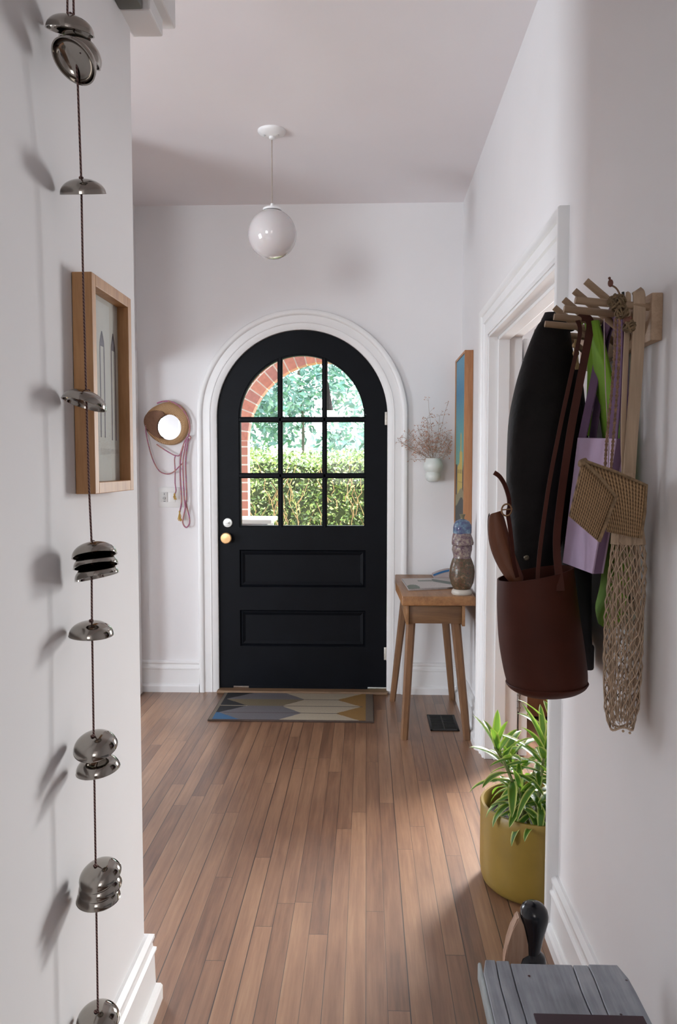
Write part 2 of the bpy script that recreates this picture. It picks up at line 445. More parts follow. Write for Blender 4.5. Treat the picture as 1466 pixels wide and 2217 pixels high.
# stepped bracket moulding high at the partition's end
b = MB(); b.box((XL - .005, 1.725, 2.30), (XL + .085, 1.86, CEIL), .004); b.box((XL - .005, 1.715, 2.265), (XL + .064, 1.825, 2.33), .004)
struct(b.build('trim_6', M_wall, smooth=False))

# front door ---------------------------------------------------------
YD0, YD1 = 4.414, 4.459
d = sempty('door_1', (DC, YD0, .03))
b = MB(); gi = .358; gz = 1.557
A = arch_pts(DR, 48); G = [(DC - gi * math.cos(math.pi * i / 48), gz + gi * math.sin(math.pi * i / 48)) for i in range(49)]
for i in range(48): b.prism([G[i], G[i+1], A[i+1], A[i]], 'y', YD0, YD1)
b.prism([(DC - DR, .030), (DC - gi, .030), (DC - gi, gz), (DC - DR, DZ)], 'y', YD0, YD1)
b.prism([(DC + gi, .030), (DC + DR, .030), (DC + DR, DZ), (DC + gi, gz)], 'y', YD0, YD1)
for z0, z1 in ((.03, .262), (.470, .602), (.815, .943)): b.box((DC - gi, YD0, z0), (DC + gi, YD1, z1))
# recessed panels with a raised field
for z0, z1 in ((.262, .470), (.602, .815)):
    x0, x1 = DC - gi, DC + gi
    for k, (i0, i1, ya, yb) in enumerate(((0, .007, YD0, YD0 + .010), (.007, .014, YD0 + .010, YD0 + .006), (.014, .030, YD0 + .006, YD0 + .013))):
        R0 = [(x0+i0, ya, z0+i0), (x1-i0, ya, z0+i0), (x1-i0, ya, z1-i0), (x0+i0, ya, z1-i0)]
        R1 = [(x0+i1, yb, z0+i1), (x1-i1, yb, z0+i1), (x1-i1, yb, z1-i1), (x0+i1, yb, z1-i1)]
        for q in range(4): b.face([R0[q], R0[(q+1) % 4], R1[(q+1) % 4], R1[q]])
    b.box((x0 + .030, YD0 + .013, z0 + .030), (x1 - .030, YD1 - .012, z1 - .030))
# bead around the glass
def bead(bb, r_in, r_out, y0, y1):
    n = 40
    I = [(DC - r_in, .943 + gi - r_in + 0)] ; 
    P_in = [(DC - r_in, .943 + (gi - r_in))] + [(DC - r_in * math.cos(math.pi * i / n), gz + r_in * math.sin(math.pi * i / n)) for i in range(n + 1)] + [(DC + r_in, .943 + (gi - r_in))]
    P_out = [(DC - r_out, .943 + (gi - r_out))] + [(DC - r_out * math.cos(math.pi * i / n), gz + r_out * math.sin(math.pi * i / n)) for i in range(n + 1)] + [(DC + r_out, .943 + (gi - r_out))]
    m = len(P_in)
    for i in range(m):
        j = (i + 1) % m
        bb.prism([P_in[i], P_in[j], P_out[j], P_out[i]], 'y', y0, y1)
bead(b, gi - .010, gi, YD0 + .008, YD1 - .008)
b.build('door_slab', M_black, d, smooth=False)
b = MB(); XM = (-.4875, -.2375); ZM = (1.5505, 1.2355)
for x in XM:
    top = gz + math.sqrt(gi ** 2 - (x - DC) ** 2)
    b.prism([(x - .0135, YD0 + .010), (x - .006, YD0 + .003), (x + .006, YD0 + .003), (x + .0135, YD0 + .010), (x + .0135, YD1 - .006), (x - .0135, YD1 - .006)], 'z', .94, top + .004)
for z in ZM:
    b.prism([(YD0 + .010, z - .0150), (YD0 + .003, z - .008), (YD0 + .003, z + .008), (YD0 + .010, z + .0150), (YD1 - .006, z + .0150), (YD1 - .006, z - .0150)], 'x', DC - gi + .002, DC + gi - .002)
b.build('muntin_grid', M_black, d, smooth=False)
b = MB(); yg = YD0 + .024
pts = [(DC - gi + .002, yg, .945)] + [(DC - (gi - .002) * math.cos(math.pi * i / 40), yg, gz + (gi - .002) * math.sin(math.pi * i / 40)) for i in range(41)] + [(DC + gi - .002, yg, .945)]
b.face(pts); b.build('glass_pane', M_glass, d, smooth=False, normals=False)
RX = Matrix.Rotation(R(90), 3, 'X')
def knob(prof, x, z, y=YD0, seg=28): # profile along -y
    b = MB(); b.lathe(prof, (x, y, z), seg, rot=RX); return b
knob([(.024, 0), (.024, .004), (.018, .007), (.010, .009), (.010, .024), (.018, .028), (.028, .034), (.0315, .042), (.031, .050), (.027, .054), (.0, .0555)], -.789, .885).build('door_knob', M_brass, d)
o = knob([(.027, 0), (.027, .007), (.024, .010), (.012, .011), (.012, .016), (0, .0165)], -.786, .969).build('deadbolt', mat('deadbolt nickel', (.66, .68, .66), .32, .7, var=.05), d)
MB().box((-.796, YD0 - .026, .9655), (-.776, YD0 - .015, .9725), .0025).build('thumb_turn', M_steel, o)
for zc in (1.555, .225):
    b = MB(); xh = DC + DR + .004
    b.tube([(xh, YD0 - .006, zc - .036), (xh, YD0 - .006, zc + .036)], .0058, 12)
    for k in (-1, 1): b.ball((xh, YD0 - .006, zc + k * .037), .006)
    b.box((xh - .018, YD0 - .002, zc - .036), (xh - .002, YD0 + .002, zc + .036), .001)
    for k in (-.022, -.007, .007, .022): b.tube([(xh, YD0 - .006, zc + k - .0007), (xh, YD0 - .006, zc + k + .0007)], .0066, 12)
    b.build('hinge', M_hinge, d)
b = MB(); b.box((DC - .31, YD0 - .001, .019), (DC + .37, YD0 + .010, .034)); b.box((DC - DR, YD0 + .002, .019), (DC - .40, YD0 + .012, .034)); b.build('door_sweep', M_black, d, smooth=False)

# side door standing open into the room at right -----------------------
d2 = sempty('door_2', (XR + .14, OY1 - .02, .01))
b = MB(); L = .80; x0 = XR + .148; y0 = OY1 + .002; rot = Matrix.Rotation(R(86), 3, 'Z'); pv = (x0, y0, 1)
b.box((x0, y0 - .036, .012), (x0 + L, y0, OZ - .016), .002, rot=rot, piv=pv)
for z0, z1 in ((.20, .52), (.62, .94), (1.04, 1.34), (1.42, 1.74)):
    for (a, e, hh) in ((.085, 0, .006), (.110, .02, .003)):
        b.box((x0 + a, y0 - .036 - hh, z0 + e), (x0 + L - a, y0 - .03, z0 + e + .012), .002, rot=rot, piv=pv)
        b.box((x0 + a, y0 - .036 - hh, z1 - e - .012), (x0 + L - a, y0 - .03, z1 - e), .002, rot=rot, piv=pv)
        b.box((x0 + a, y0 - .036 - hh, z0 + e), (x0 + a + .012, y0 - .03, z1 - e), .002, rot=rot, piv=pv)
        b.box((x0 + L - a - .012, y0 - .036 - hh, z0 + e), (x0 + L - a, y0 - .03, z1 - e), .002, rot=rot, piv=pv)
b.build('door_leaf', M_trim, d2, smooth=False)
for zc in (1.70, .26):
    b = MB(); hx, hy = x0 - .003, y0 - .012; b.tube([(hx, hy, zc - .045), (hx, hy, zc + .045)], .0065, 10)
    for k in (-.028, 0, .028): b.box((hx - .008, hy - .008, zc + k - .002), (hx + .008, hy + .008, zc + k + .002))
    b.build('hinge', mat('dark hinge', (.25, .22, .2), .4, .8), d2)
# ================================================================== PENDANT LIGHT
PX, PY = -.411, 3.455
t = thing('pendant_light', (PX, PY, CEIL), 'white glass globe pendant light hanging from ceiling before the arched door', 'lamp')
o = MB().lathe([(.0, 0), (.060, 0), (.060, -.004), (.055, -.012), (.035, -.021), (.012, -.025), (.012, -.034), (.006, -.038), (0, -.038)][::-1], (PX, PY, CEIL), 40).build('canopy', M_trim, t)
for sx in (-1, 1): MB().ball((PX + sx * .030, PY - .01, CEIL - .024), .0035, 8).build('screw', M_steel, o)
MB().tube([(PX, PY, CEIL - .03), (PX, PY, 2.41)], .0024, 8).build('cord', mat('beige cord', (.36, .30, .26), .6), t)

gc = 2.293
prof = [(0, .130), (.007, .130), (.007, .112), (.040, .109), (.041, .100)]
MB().lathe(prof, (PX, PY, gc), 32).build('fitter', M_trim, t)
gm = mat('opal glass', (.60, .57, .57), .06, var=.01, scale=3, Subsurface_Weight=.1, Subsurface_Scale=.05, Coat_Weight=.5)
MB().lathe([(.105 * math.sin(a), .105 * math.cos(a)) for a in [.36 + (math.pi - .36) * i / 30 for i in range(31)]], (PX, PY, gc), 48).build('globe', gm, t)

# ================================================================== BELL GARLAND
BS = 1.352                     # the bells hang close against the wall
CX, CY = -.4855, BS
t = thing('bell_garland', (CX, CY, .5), 'long string of polished silver dome bells hanging beside the left wall', 'bell string')
cm = NT('twisted cord'); v = cm.coord('Object'); wv = cm.n('ShaderNodeTexWave'); wv.inputs['Scale'].default_value = 110; wv.bands_direction = 'DIAGONAL'; cm.l(v, wv.inputs[0])
cm.l(cm.ramp(wv.outputs[1], [(.2, (.045, .018, .018)), (.8, (.21, .115, .10))]), cm.b.inputs['Base Color']); cm.b.inputs['Roughness'].default_value = .8
M_cord = cm.m
b = MB()
p1 = at(146, 0, 1.30); b.tube([(p1.x, 1.30, CEIL), tuple(p1), tuple(at(146, 32, 1.30))], .0017, 6)
p0 = at(160, 45, 1.30)
b.tube([(p0.x, 1.30, CEIL)] + [tuple(at(x, y, Y)) for x, y, Y in ((160, 45, 1.30), (163, 100, 1.30), (168, 170, 1.305), (176, 390, 1.33), (179, 560, 1.335), (186, 830, 1.34), (193, 1060, 1.345), (198, 1165, 1.345), (199, 1330, 1.345), (203, 1600, 1.338), (207, 1860, 1.338), (212, 2190, 1.335), (213, 2260, 1.335))], .0018, 6)
b.build('cord', M_cord, t)
def bell(cx, cz, dy, rx, ry, s=1):
    rot = Matrix.Rotation(R(ry), 3, 'Y') @ Matrix.Rotation(R(rx), 3, 'X')
    Rb = .0394 * s; h = .0250 * s
    P = []
    n = 12
    for i in range(n + 1):
        a = math.pi / 2 * i / n; P.append((Rb * math.sin(a) ** .92, h * math.cos(a) - h * .5))
    P.append((Rb + .0008, -h * .5 - .0008)); P.append((Rb - .0016, -h * .5 - .0008))
    for i in range(n, -1, -1):
        a = math.pi / 2 * i / n; P.append(((Rb - .0018) * math.sin(a) ** .92, (h - .0018) * math.cos(a) - h * .5))
    bb = MB(); bb.lathe(P, (cx, CY + dy, cz), 44, rot=rot, cap0=False, cap1=False)
    o = bb.build('bell', M_nickel, t)
    k = MB(); top = rot @ Vector((0, 0, h * .5 + .001)); k.ball(Vector((cx, CY + dy, cz)) + top, .0036, 8, sc=(1.2, 1.2, .7)); k.build('knot', M_cord, o)
for (px, py, dy, rx, ry) in ((152, 50, 0, 15, 9), (182, 100, .010, -2, 34), (168, 124, -.014, -33, 24), (178, 403, 0, 19, 0), (186, 861, 0, -11, 14),
        (203, 1188, 0, -15, -11), (206, 1211, .002, -14, -11), (207, 1234, .004, -8, -14), (197.5, 1359, 0, 3, 2),
        (204, 1606, 0, 22, -3), (210, 1651, .006, 6, -6), (212, 1886, 0, 18, -14), (214, 1908, .004, 12, -6), (212, 1930, .006, 8, 0), (210, 2200, 0, 20, 0)):
    Y = 1.30 if py < 200 else 1.335 if py < 500 else 1.34 if py < 1000 else 1.345 if py < 1500 else 1.338
    p = at(px, py, Y + dy * 1.3); bell(p.x, p.z, Y + dy * 1.3 - CY, rx, ry, .96)

# ================================================================== FRAMED DRAWING, LEFT WALL
t = thing('framed_drawing', (XL, 1.52, 1.246), 'oak framed drawing of two tall dark hairpins on pale paper', 'picture')
def frame_x(t, xw, xf, y0, y1, z0, z1, w, m, name='frame'):
    b = MB(); s = .0012
    b.box((min(xw, xf), y0, z0), (max(xw, xf), y0 + w, z1), s); b.box((min(xw, xf), y1 - w, z0), (max(xw, xf), y1, z1), s)
    b.box((min(xw, xf), y0 + w, z0), (max(xw, xf), y1 - w, z0 + w), s); b.box((min(xw, xf), y0 + w, z1 - w), (max(xw, xf), y1 - w, z1), s)
    return b.build(name, m, t, smooth=False)
M_frameL = wood('honey oak frame', (.33, .15, .055), (.55, .30, .13), 'z', .45)
frame_x(t, XL + .001, -.490, 1.403, 1.637, 1.246, 1.642, .021, M_frameL)
M_paper = mat('pale drawing paper', (.60, .585, .545), .85, var=.03, scale=25)
MB().box((XL + .002, 1.42, 1.262), (-.513, 1.62, 1.626)).build('paper', M_paper, t, smooth=False)
M_ink = mat('grey blue ink', (.145, .135, .17), .8, var=.3, scale=60)
for yc, zt, zb in ((1.519, 1.556, 1.352), (1.586, 1.562, 1.348)):
    b = MB(); xx = -.5128; hw = .0115
    L = [(xx, yc - hw - .001, zb), (xx, yc - hw, 1.45), (xx, yc - hw, 1.525), (xx, yc - hw * .6, 1.543), (xx, yc, zt)]
    Rr = [(xx, yc + hw - .001, zb), (xx, yc + hw, 1.45), (xx, yc + hw, 1.525), (xx, yc + hw * .6, 1.543), (xx, yc, zt)]
    b.strip(cr(L, 4), .0042, (1, 0, 0), .0004); b.strip(cr(Rr, 4), .0042, (1, 0, 0), .0004)
    b.prism([(yc - hw * .95, 1.528), (yc + hw * .95, 1.528), (yc + .003, zt - .004), (yc - .003, zt - .004)], 'x', xx - .0002, xx + .0002)
    b.build('ink_drawing', M_ink, t, smooth=False)
b = MB(); b.prism([(1.500, 1.318), (1.612, 1.322), (1.610, 1.330), (1.503, 1.331)], 'x', -.5129, -.5127); b.build('wash_stroke', mat('thin grey wash', (.50, .48, .45), .85, var=.12, scale=70), t, smooth=False)
b = MB(); b.face([(-.510, 1.422, 1.265), (-.510, 1.618, 1.265), (-.510, 1.618, 1.623), (-.510, 1.422, 1.623)]); b.build('glass', M_glass, t, smooth=False, normals=False)

# small grey box mounted above, on the bracket
t = thing('grey_wall_box', (XL, 1.70, 2.34), 'small dark grey box high on the left wall at top edge', 'box')
b = MB(); b.box((XL, 1.655, 2.262), (XL + .050, 1.712, 2.46), .004)
b.build('housing', mat('dark grey plastic', (.115, .11, .10), .6, var=.1), t)

# ================================================================== ROUND CANE MIRROR WITH ROPE
YW = YB - .004
mc = at(366, 925, 4.39); oc = at(363, 917, 4.39)
t = thing('wall_mirror', (mc.x, YB, mc.z), 'small round mirror in a woven cane ring draped with pink and ochre rope', 'mirror')
def weave(name, c1, c2, sc=70):
    n = NT(name); v = n.coord('Object')
    w1 = n.n('ShaderNodeTexWave'); w1.inputs['Scale'].default_value = sc; w1.inputs['Distortion'].default_value = 1.5; w1.bands_direction = 'DIAGONAL'; n.l(v, w1.inputs[0])
    nn = n.noise(v, sc * 2, 3); f = n.math('ADD', n.math('MULTIPLY', w1.outputs[1], .5), n.math('MULTIPLY', nn, .5))
    n.l(n.ramp(f, [(.3, c1), (.7, c2)]), n.b.inputs['Base Color']); n.b.inputs['Roughness'].default_value = .7
    n.bump(f, .6, .0015); return n.m
M_cane = weave('pale cane', (.27, .15, .065), (.50, .31, .16)); M_cane2 = weave('dark cane', (.13, .06, .032), (.25, .13, .075))
b = MB(); rows = []
for i in range(64):
    a = 2 * math.pi * i / 64; ca, sa = math.cos(a), math.sin(a)
    ro = .122 + .010 * max(0, math.cos(a - R(160))) ** 6 - .004 * math.cos(3 * a)
    inn = Vector((mc.x + .068 * ca, 0, mc.z + .071 * sa)); out = Vector((oc.x + ro * ca, 0, oc.z + ro * .985 * sa))
    prof = [(0, 0), (0, .016), (.12, .024), (.5, .030), (.88, .024), (1, .014), (1, 0)]
    rows.append([Vector((inn.x + (out.x - inn.x) * q, YB - h, inn.z + (out.z - inn.z) * q)) for q, h in prof])
rows.append(rows[0]); b.grid(rows, False); b.build('woven_ring', M_cane, t)
b = MB(); rows = []
for i in range(26):
    a = R(105) + R(135) * i / 25; ca, sa = math.cos(a), math.sin(a)
    ro = .1225 + .010 * max(0, math.cos(a - R(160))) ** 6 - .004 * math.cos(3 * a)
    lim = math.sin(math.pi * i / 25) ** .5
    inn = Vector((mc.x + .066 * ca, 0, mc.z + .069 * sa)); out = Vector((oc.x + ro * ca, 0, oc.z + ro * .985 * sa))
    prof = [(0, .018), (.02, .027), (.4 * lim + .02, .034), (.8 * lim + .03, .031), (lim * .97 + .04, .022)]
    rows.append([Vector((inn.x + (out.x - inn.x) * q, YB - h, inn.z + (out.z - inn.z) * q)) for q, h in prof])
b.grid(rows, False); b.build('cane_wrap', M_cane2, t)
MB().lathe([(0, 0), (.0, .012), (.071, .012), (.071, 0)][1:], (mc.x, YB, mc.z), 48, rot=RX).build('mirror_glass', M_mirror, t)
rp = NT('pink and ochre rope'); v = rp.coord('Object'); f = rp.noise(v, 34, 3)
wv = rp.n('ShaderNodeTexWave'); wv.inputs['Scale'].default_value = 60; wv.bands_direction = 'DIAGONAL'; rp.l(v, wv.inputs[0])
rp.l(rp.ramp(rp.math('ADD', rp.math('MULTIPLY', f, .85), rp.math('MULTIPLY', wv.outputs[1], .15)), [(.38, (.42, .17, .26)), (.50, (.30, .10, .20)), (.58, (.50, .30, .16)), (.66, (.42, .18, .22))]), rp.b.inputs['Base Color']); rp.b.inputs['Roughness'].default_value = .85
rp.bump(wv.outputs[1], .6, .001)
M_rope = rp.m
def ropepts(P, Y=4.385): return cr([at(x, y, Y) for x, y in P], 5)
b = MB()
b.tube(ropepts([(316, 915), (316, 935), (322, 965), (331, 995), (342, 1016), (352, 1024), (366, 1026), (378, 1020), (388, 1010), (397, 1001)]), .0035, 7)
b.tube(ropepts([(339, 962), (352, 971), (372, 983), (380, 986), (389, 985), (396, 965), (403, 950), (410, 944), (413, 948), (408, 955)]), .0035, 7)
b.tube(ropepts([(340, 873), (352, 869), (368, 869), (384, 876), (398, 890), (408, 908), (411, 928), (408, 944)], 4.378), .0045, 7)
b.build('rope_around_ring', M_rope, t)
b = MB()
b.tube(ropepts([(380, 986), (378, 995), (379, 1020), (379, 1045), (381, 1062), (378, 1070)]), .0035, 7)
b.tube(ropepts([(397, 965), (392, 985), (390, 1010), (391, 1045), (393, 1080), (392, 1095), (389, 1108)], 4.382), .0045, 7)
b.tube(ropepts([(408, 948), (405, 970), (402, 1000), (403, 1040), (404, 1075), (401, 1100), (397, 1120), (396, 1133), (403, 1142), (410, 1134), (410, 1120), (406, 1104), (403, 1090)], 4.384), .0042, 7)
b.tube(ropepts([(404, 950), (400, 972), (396, 1000), (397, 1040), (399, 1080), (402, 1100)], 4.376), .0042, 7)
b.build('hanging_rope', M_rope, t)
M_tas = mat('ochre thread', (.55, .36, .10), .85, var=.25)
for (x, y, n, L) in ((378, 1070, 9, .030), (389, 1108, 14, .050)):
    b = MB(); p = at(x, y, 4.38)
    b.ball(p, .006, 8)
    for k in range(n): b.tube([p, p + Vector((jit(0, .008), jit(0, .003), -L * .5)), p + Vector((jit(0, .014), jit(0, .004), -L * jit(1, .15)))], .0016, 4)
    b.build('tassel', M_tas, t)
M_hookm = mat('rope hook', (.3, .14, .12), .5)
p = at(410, 944, 4.40); MB().tube([(p.x, YB, p.z), (p.x, YB - .03, p.z), (p.x, YB - .034, p.z + .008)], .003, 8).build('hook', M_hookm, t)

# ================================================================== SWITCH PLATE
t = thing('light_switch', (-1.107, YB, 1.113), 'white double switch plate on back wall below the mirror', 'switch')
MB().box((-1.181, YB - .006, 1.056), (-1.032, YB, 1.170), .002).build('plate', mat('white switch plastic', (.72, .72, .70), .4, var=.02), t)
o = MB().box((-1.164, YB - .009, 1.086), (-1.126, YB - .005, 1.143), .001).build('dimmer', mat('dimmer plastic', (.62, .62, .60), .4, var=.02), t)
MB().lathe([(0, 0), (.009, 0), (.008, .006), (0, .006)], (-1.145, YB - .008, 1.108), 20, rot=RX).build('dial', mat('dial grey', (.38, .38, .37), .4), o)
M_mk = mat('dark marking', (.06, .065, .08), .5)
for q0, q1 in (((-1.149, 1.089), (-1.138, 1.0925)), ((-1.1455, 1.126), (-1.143, 1.137))): MB().box((q0[0], YB - .0105, q0[1]), (q1[0], YB - .0085, q1[1])).build('marking', M_mk, o)
o = MB().box((-1.120, YB - .009, 1.085), (-1.082, YB - .005, 1.143), .0015).build('rocker', mat('rocker plastic', (.74, .74, .72), .35, var=.02), t)

# ================================================================== WALL VASE AND DRIED FLOWERS
vc = at(938, 1015, 4.352)
t = thing('wall_vase', (vc.x, YB, vc.z), 'small white ceramic vase of two bulbs hung on back wall', 'vase')
zb = at(938, 1043, 4.352).z; zt = at(938, 992, 4.352).z; H = zt - zb
prof = [(0, 0), (.024, 0), (.036, .008), (.043, .024), (.0435, .038), (.038, .050), (.0375, .054), (.047, .064), (.054, .080), (.0545, .096), (.048, .112), (.041, H - .006), (.040, H), (.036, H), (.037, H - .01), (.03, H - .03), (0, H - .03)]
MB().lathe(prof, (vc.x, 4.352, zb), 40, cap0=False, cap1=False).build('body', M_porc, t)
t = thing('dried_flowers', (vc.x, 4.352, zt - .02), 'airy bunch of dried tan and pink flowers standing in the wall vase', 'flowers')
b = MB(); bl = MB(); random.seed(11)
base_p = Vector((vc.x, 4.352, zt - .02))
for i in range(30):
    ang = jit(0, 1.05) if i > 7 else [-1.35, 1.05, -.1, .25, -.45, .6, -1.0, .9][i]
    Lh = random.uniform(.12, .24) * (1.15 - .25 * abs(ang)) + (.08 if i in (2, 3) else 0)
    dirv = Vector((math.sin(ang), jit(0, .22), math.cos(ang)))
    P = [base_p + Vector((jit(0, .02), jit(0, .015), 0))]
    for k in range(1, 6): P.append(P[0] + dirv * Lh * k / 5 + Vector((jit(0, .005), jit(0, .004), -.012 * abs(ang) * (k / 5) ** 2)))
    for q in P: q.y = min(q.y, YB - .006); q.x = min(q.x, .45)
    b.tube(P, .0007, 4)
    for k in range(2, 6):
        for m in range(4 if i > 3 else 3):
            e = P[k] + Vector((jit(0, .032), jit(0, .018), jit(.006, .022))); e.y = min(e.y, YB - .005); e.x = min(e.x, .462)
            b.tube([P[k], (P[k] + e) / 2 + Vector((0, 0, .003)), e], .0005, 3)
            bl.ball(e, random.uniform(.0016, .0034), 5)
            e2 = e + Vector((jit(0, .008), jit(0, .005), jit(0, .008))); e2.y = min(e2.y, YB - .005); e2.x = min(e2.x, .466)
            bl.ball(e2, random.uniform(.0014, .0026), 5)
b.build('stems', mat('dry stem', (.30, .20, .13), .8), t)
bl.build('blossoms', mat('dry pink blossom', (.50, .27, .19), .9, var=.35, scale=40), t)

# ================================================================== FRAMED PAINTING, RIGHT WALL
t = thing('framed_painting', (XR, 4.13, .96), 'tall oak framed painting of yellow building under blue green sky', 'picture')
frame_x(t, XR - .001, .482, 3.93, 4.345, .955, 1.862, .012, wood('orange oak frame', (.34, .145, .06), (.50, .245, .11), 'z', .5))
def pgrid(name, t, xx, y0, y1, z0, z1, ny, nz, fn, m, plane='x'):
    b = MB(); cl = b.bm.loops.layers.float_color.new('pattern') if False else None
    rows = [[(xx, y0 + (y1 - y0) * j / ny, z0 + (z1 - z0) * i / nz) if plane == 'x' else (y0 + (y1 - y0) * j / ny, z0 + (z1 - z0) * i / nz, xx) for j in range(ny + 1)] for i in range(nz + 1)]
    b.grid(rows, False); o = b.build(name, m, t, smooth=False, normals=False)
    ca = o.data.color_attributes.new('pattern', 'FLOAT_COLOR', 'CORNER')
    k = 0
    for p in o.data.polygons:
        i, j = divmod(k, ny); c = fn((j + .5) / ny, (i + .5) / nz); k += 1
        for li in p.loop_indices: ca.data[li].color = (c[0], c[1], c[2], 1)
    return o
def painting(u, v):       # u: 0 near edge .. 1 far edge, v: 0 bottom .. 1 top
    h = v + .02 * math.sin(u * 9)
    if v < .155 + .03 * math.sin(u * 5): return (.07, .075, .07)
    if v < .20 + .03 * math.sin(u * 5) + .02 * u: return (.30, .27, .16)
    if .25 < u < .80:
        top = .40 if u > .55 else (.40 + (.16 if .36 < u < .47 else .06))
        if v < top - .10 * abs(u - .42):
            if .325 < v < .345 and (int(u * 30) % 3 == 0): return (.10, .08, .06)
            if .27 < v < .28 and (int(u * 30) % 4 == 0): return (.12, .09, .06)
            return (.62, .47, .13)
    if u <= .25 and v < .46 - .5 * u: return (.10, .085, .07)
    if u >= .80 and v < .38: return (.12, .10, .09)
    s = (v - .3) / .7; n = .015 * math.sin(u * 31 + v * 40)
    if s < .35: k = s / .35; a, c = (.24, .46, .34), (.15, .40, .40)
    elif s < .7: k = (s - .35) / .35; a, c = (.15, .40, .40), (.075, .26, .42)
    else: k = (s - .7) / .3; a, c = (.075, .26, .42), (.15, .36, .50)
    return tuple(x + (y - x) * k + n for x, y in zip(a, c))
M_paint = vcol_material('painted canvas', .7, .1)
pgrid('canvas', t, .488, 3.94, 4.335, .965, 1.852, 60, 130, painting, M_paint)
MB().box((.4885, 3.941, .966), (XR - .004, 4.334, 1.851)).build('backing_board', M_board, t, smooth=False)

# ================================================================== SIDE TABLE
TZ = .685
t = thing('side_table', (.33, 4.0, 0), 'narrow wooden side table with splayed legs right of the black door', 'table')
b = MB(); b.prism([(.166, 3.632), (.508, 3.640), (.508, 4.372), (.160, 4.372), (.152, 4.10)], 'z', TZ - .044, TZ)
bmesh.ops.bevel(b.bm, geom=list(b.bm.edges), offset=.006, segments=3, affect='EDGES', profile=.6)
b.build('table_top', M_table, t)
b = MB(); b.box((.186, 3.655, .548), (.199, 4.34, TZ - .046), .001); b.box((.448, 3.655, .542), (.462, 4.34, TZ - .046), .001); b.box((.199, 4.30, .552), (.448, 4.315, TZ - .046), .001)
b.build('apron', wood('table apron wood', (.20, .10, .045), (.34, .18, .08), 'y', .45), t)
b = MB(); b.box((.1995, 3.668, .552), (.4475, 3.684, TZ - .050), .001); b.build('drawer_front', wood('drawer wood', (.10, .05, .024), (.19, .10, .045), 'x', .5), t)
def leg(top, foot, w0, w1, name, m, t):
    T, Fp = Vector(top), Vector(foot); b = MB()
    rows = []
    for k in range(5):
        p = T.lerp(Fp, k / 4); w = w0 + (w1 - w0) * k / 4; c = w * .22
        rows.append([(p.x + x, p.y + y, p.z) for x, y in ((-w/2+c, -w/2), (w/2-c, -w/2), (w/2, -w/2+c), (w/2, w/2-c), (w/2-c, w/2), (-w/2+c, w/2), (-w/2, w/2-c), (-w/2, -w/2+c))])
    return b.grid(rows, True, 0, True, True).build(name, m, t, smooth=False)
leg((.216, 3.712, TZ - .05), (.180, 3.655, 0), .044, .034, 'leg', M_tableleg, t)
leg((.216, 4.27, TZ - .05), (.145, 4.262, 0), .044, .032, 'leg', M_tableleg, t)
leg((.415, 3.712, TZ - .05), (.478, 3.665, 0), .046, .034, 'leg', M_tableleg, t)
leg((.415, 4.27, TZ - .05), (.476, 4.295, 0), .044, .032, 'leg', M_tableleg, t)

# tall glazed vase
VX, VY = .452, 3.715
t = thing('ceramic_jar', (VX, VY, TZ), 'tall mottled ceramic totem jar with blue lid on the side table', 'jar')
def glaze(name, stops, sc=45, rough=.28):
    n = NT(name); v = n.coord('Object'); f = n.noise(v, sc, 4, .7)
    n.l(n.ramp(f, stops), n.b.inputs['Base Color']); n.b.inputs['Roughness'].default_value = rough
    n.bump(n.noise(v, sc * 1.5, 2), .5, .003); return n.m
G1 = glaze('brown green glaze', [(.30, (.02, .03, .022)), (.42, (.13, .06, .035)), (.52, (.05, .055, .03)), (.60, (.17, .085, .05)), (.70, (.20, .19, .14))])
G2 = glaze('purple beige glaze', [(.32, (.055, .03, .045)), (.45, (.14, .085, .10)), (.56, (.24, .19, .165)), (.68, (.33, .29, .22))], 60)
G3 = glaze('blue glaze', [(.35, (.06, .055, .14)), (.55, (.10, .16, .24)), (.68, (.24, .33, .40))], 40, .15)
mm = .98
def lath(name, prof, m, par, wob=0):
    def fn(p, a):
        k = 1 + wob * math.sin(3 * a + p.z * 60) + wob * .6 * math.sin(7 * a - p.z * 90); return Vector((p.x * k, p.y * k, p.z))
    return MB().lathe(prof, (VX, VY, TZ), 48, fn=fn if wob else None).build(name, m, par)
lath('foot', [(.0, 0), (.046, 0), (.049, .006), (.047, .018), (.040, .025), (0, .025)], mat('cream glaze', (.50, .46, .40), .3, var=.1), t)
body = lath('body', [(.036, .022), (.042, .03), (.054, .055), (.0595, .085), (.0600, .108), (.056, .135), (.049, .157), (.043, .172)], G1, t, .015)
lath('neck', [(.042, .166), (.0405, .182), (.044, .200), (.0475, .212), (.0465, .228), (.044, .232), (.050, .236), (.0515, .246), (.048, .268), (.043, .284), (.041, .292)], G2, t, .035)
l = lath('lid', [(.041, .288), (.0435, .294), (.0435, .318), (.041, .330), (.033, .345), (.018, .354), (.009, .357), (0, .357)], G3, t, .01)
lath('knob', [(.010, .354), (.0085, .362), (.010, .368), (.014, .377), (.014, .380), (0, .381)], mat('olive glaze', (.16, .14, .08), .3), l)

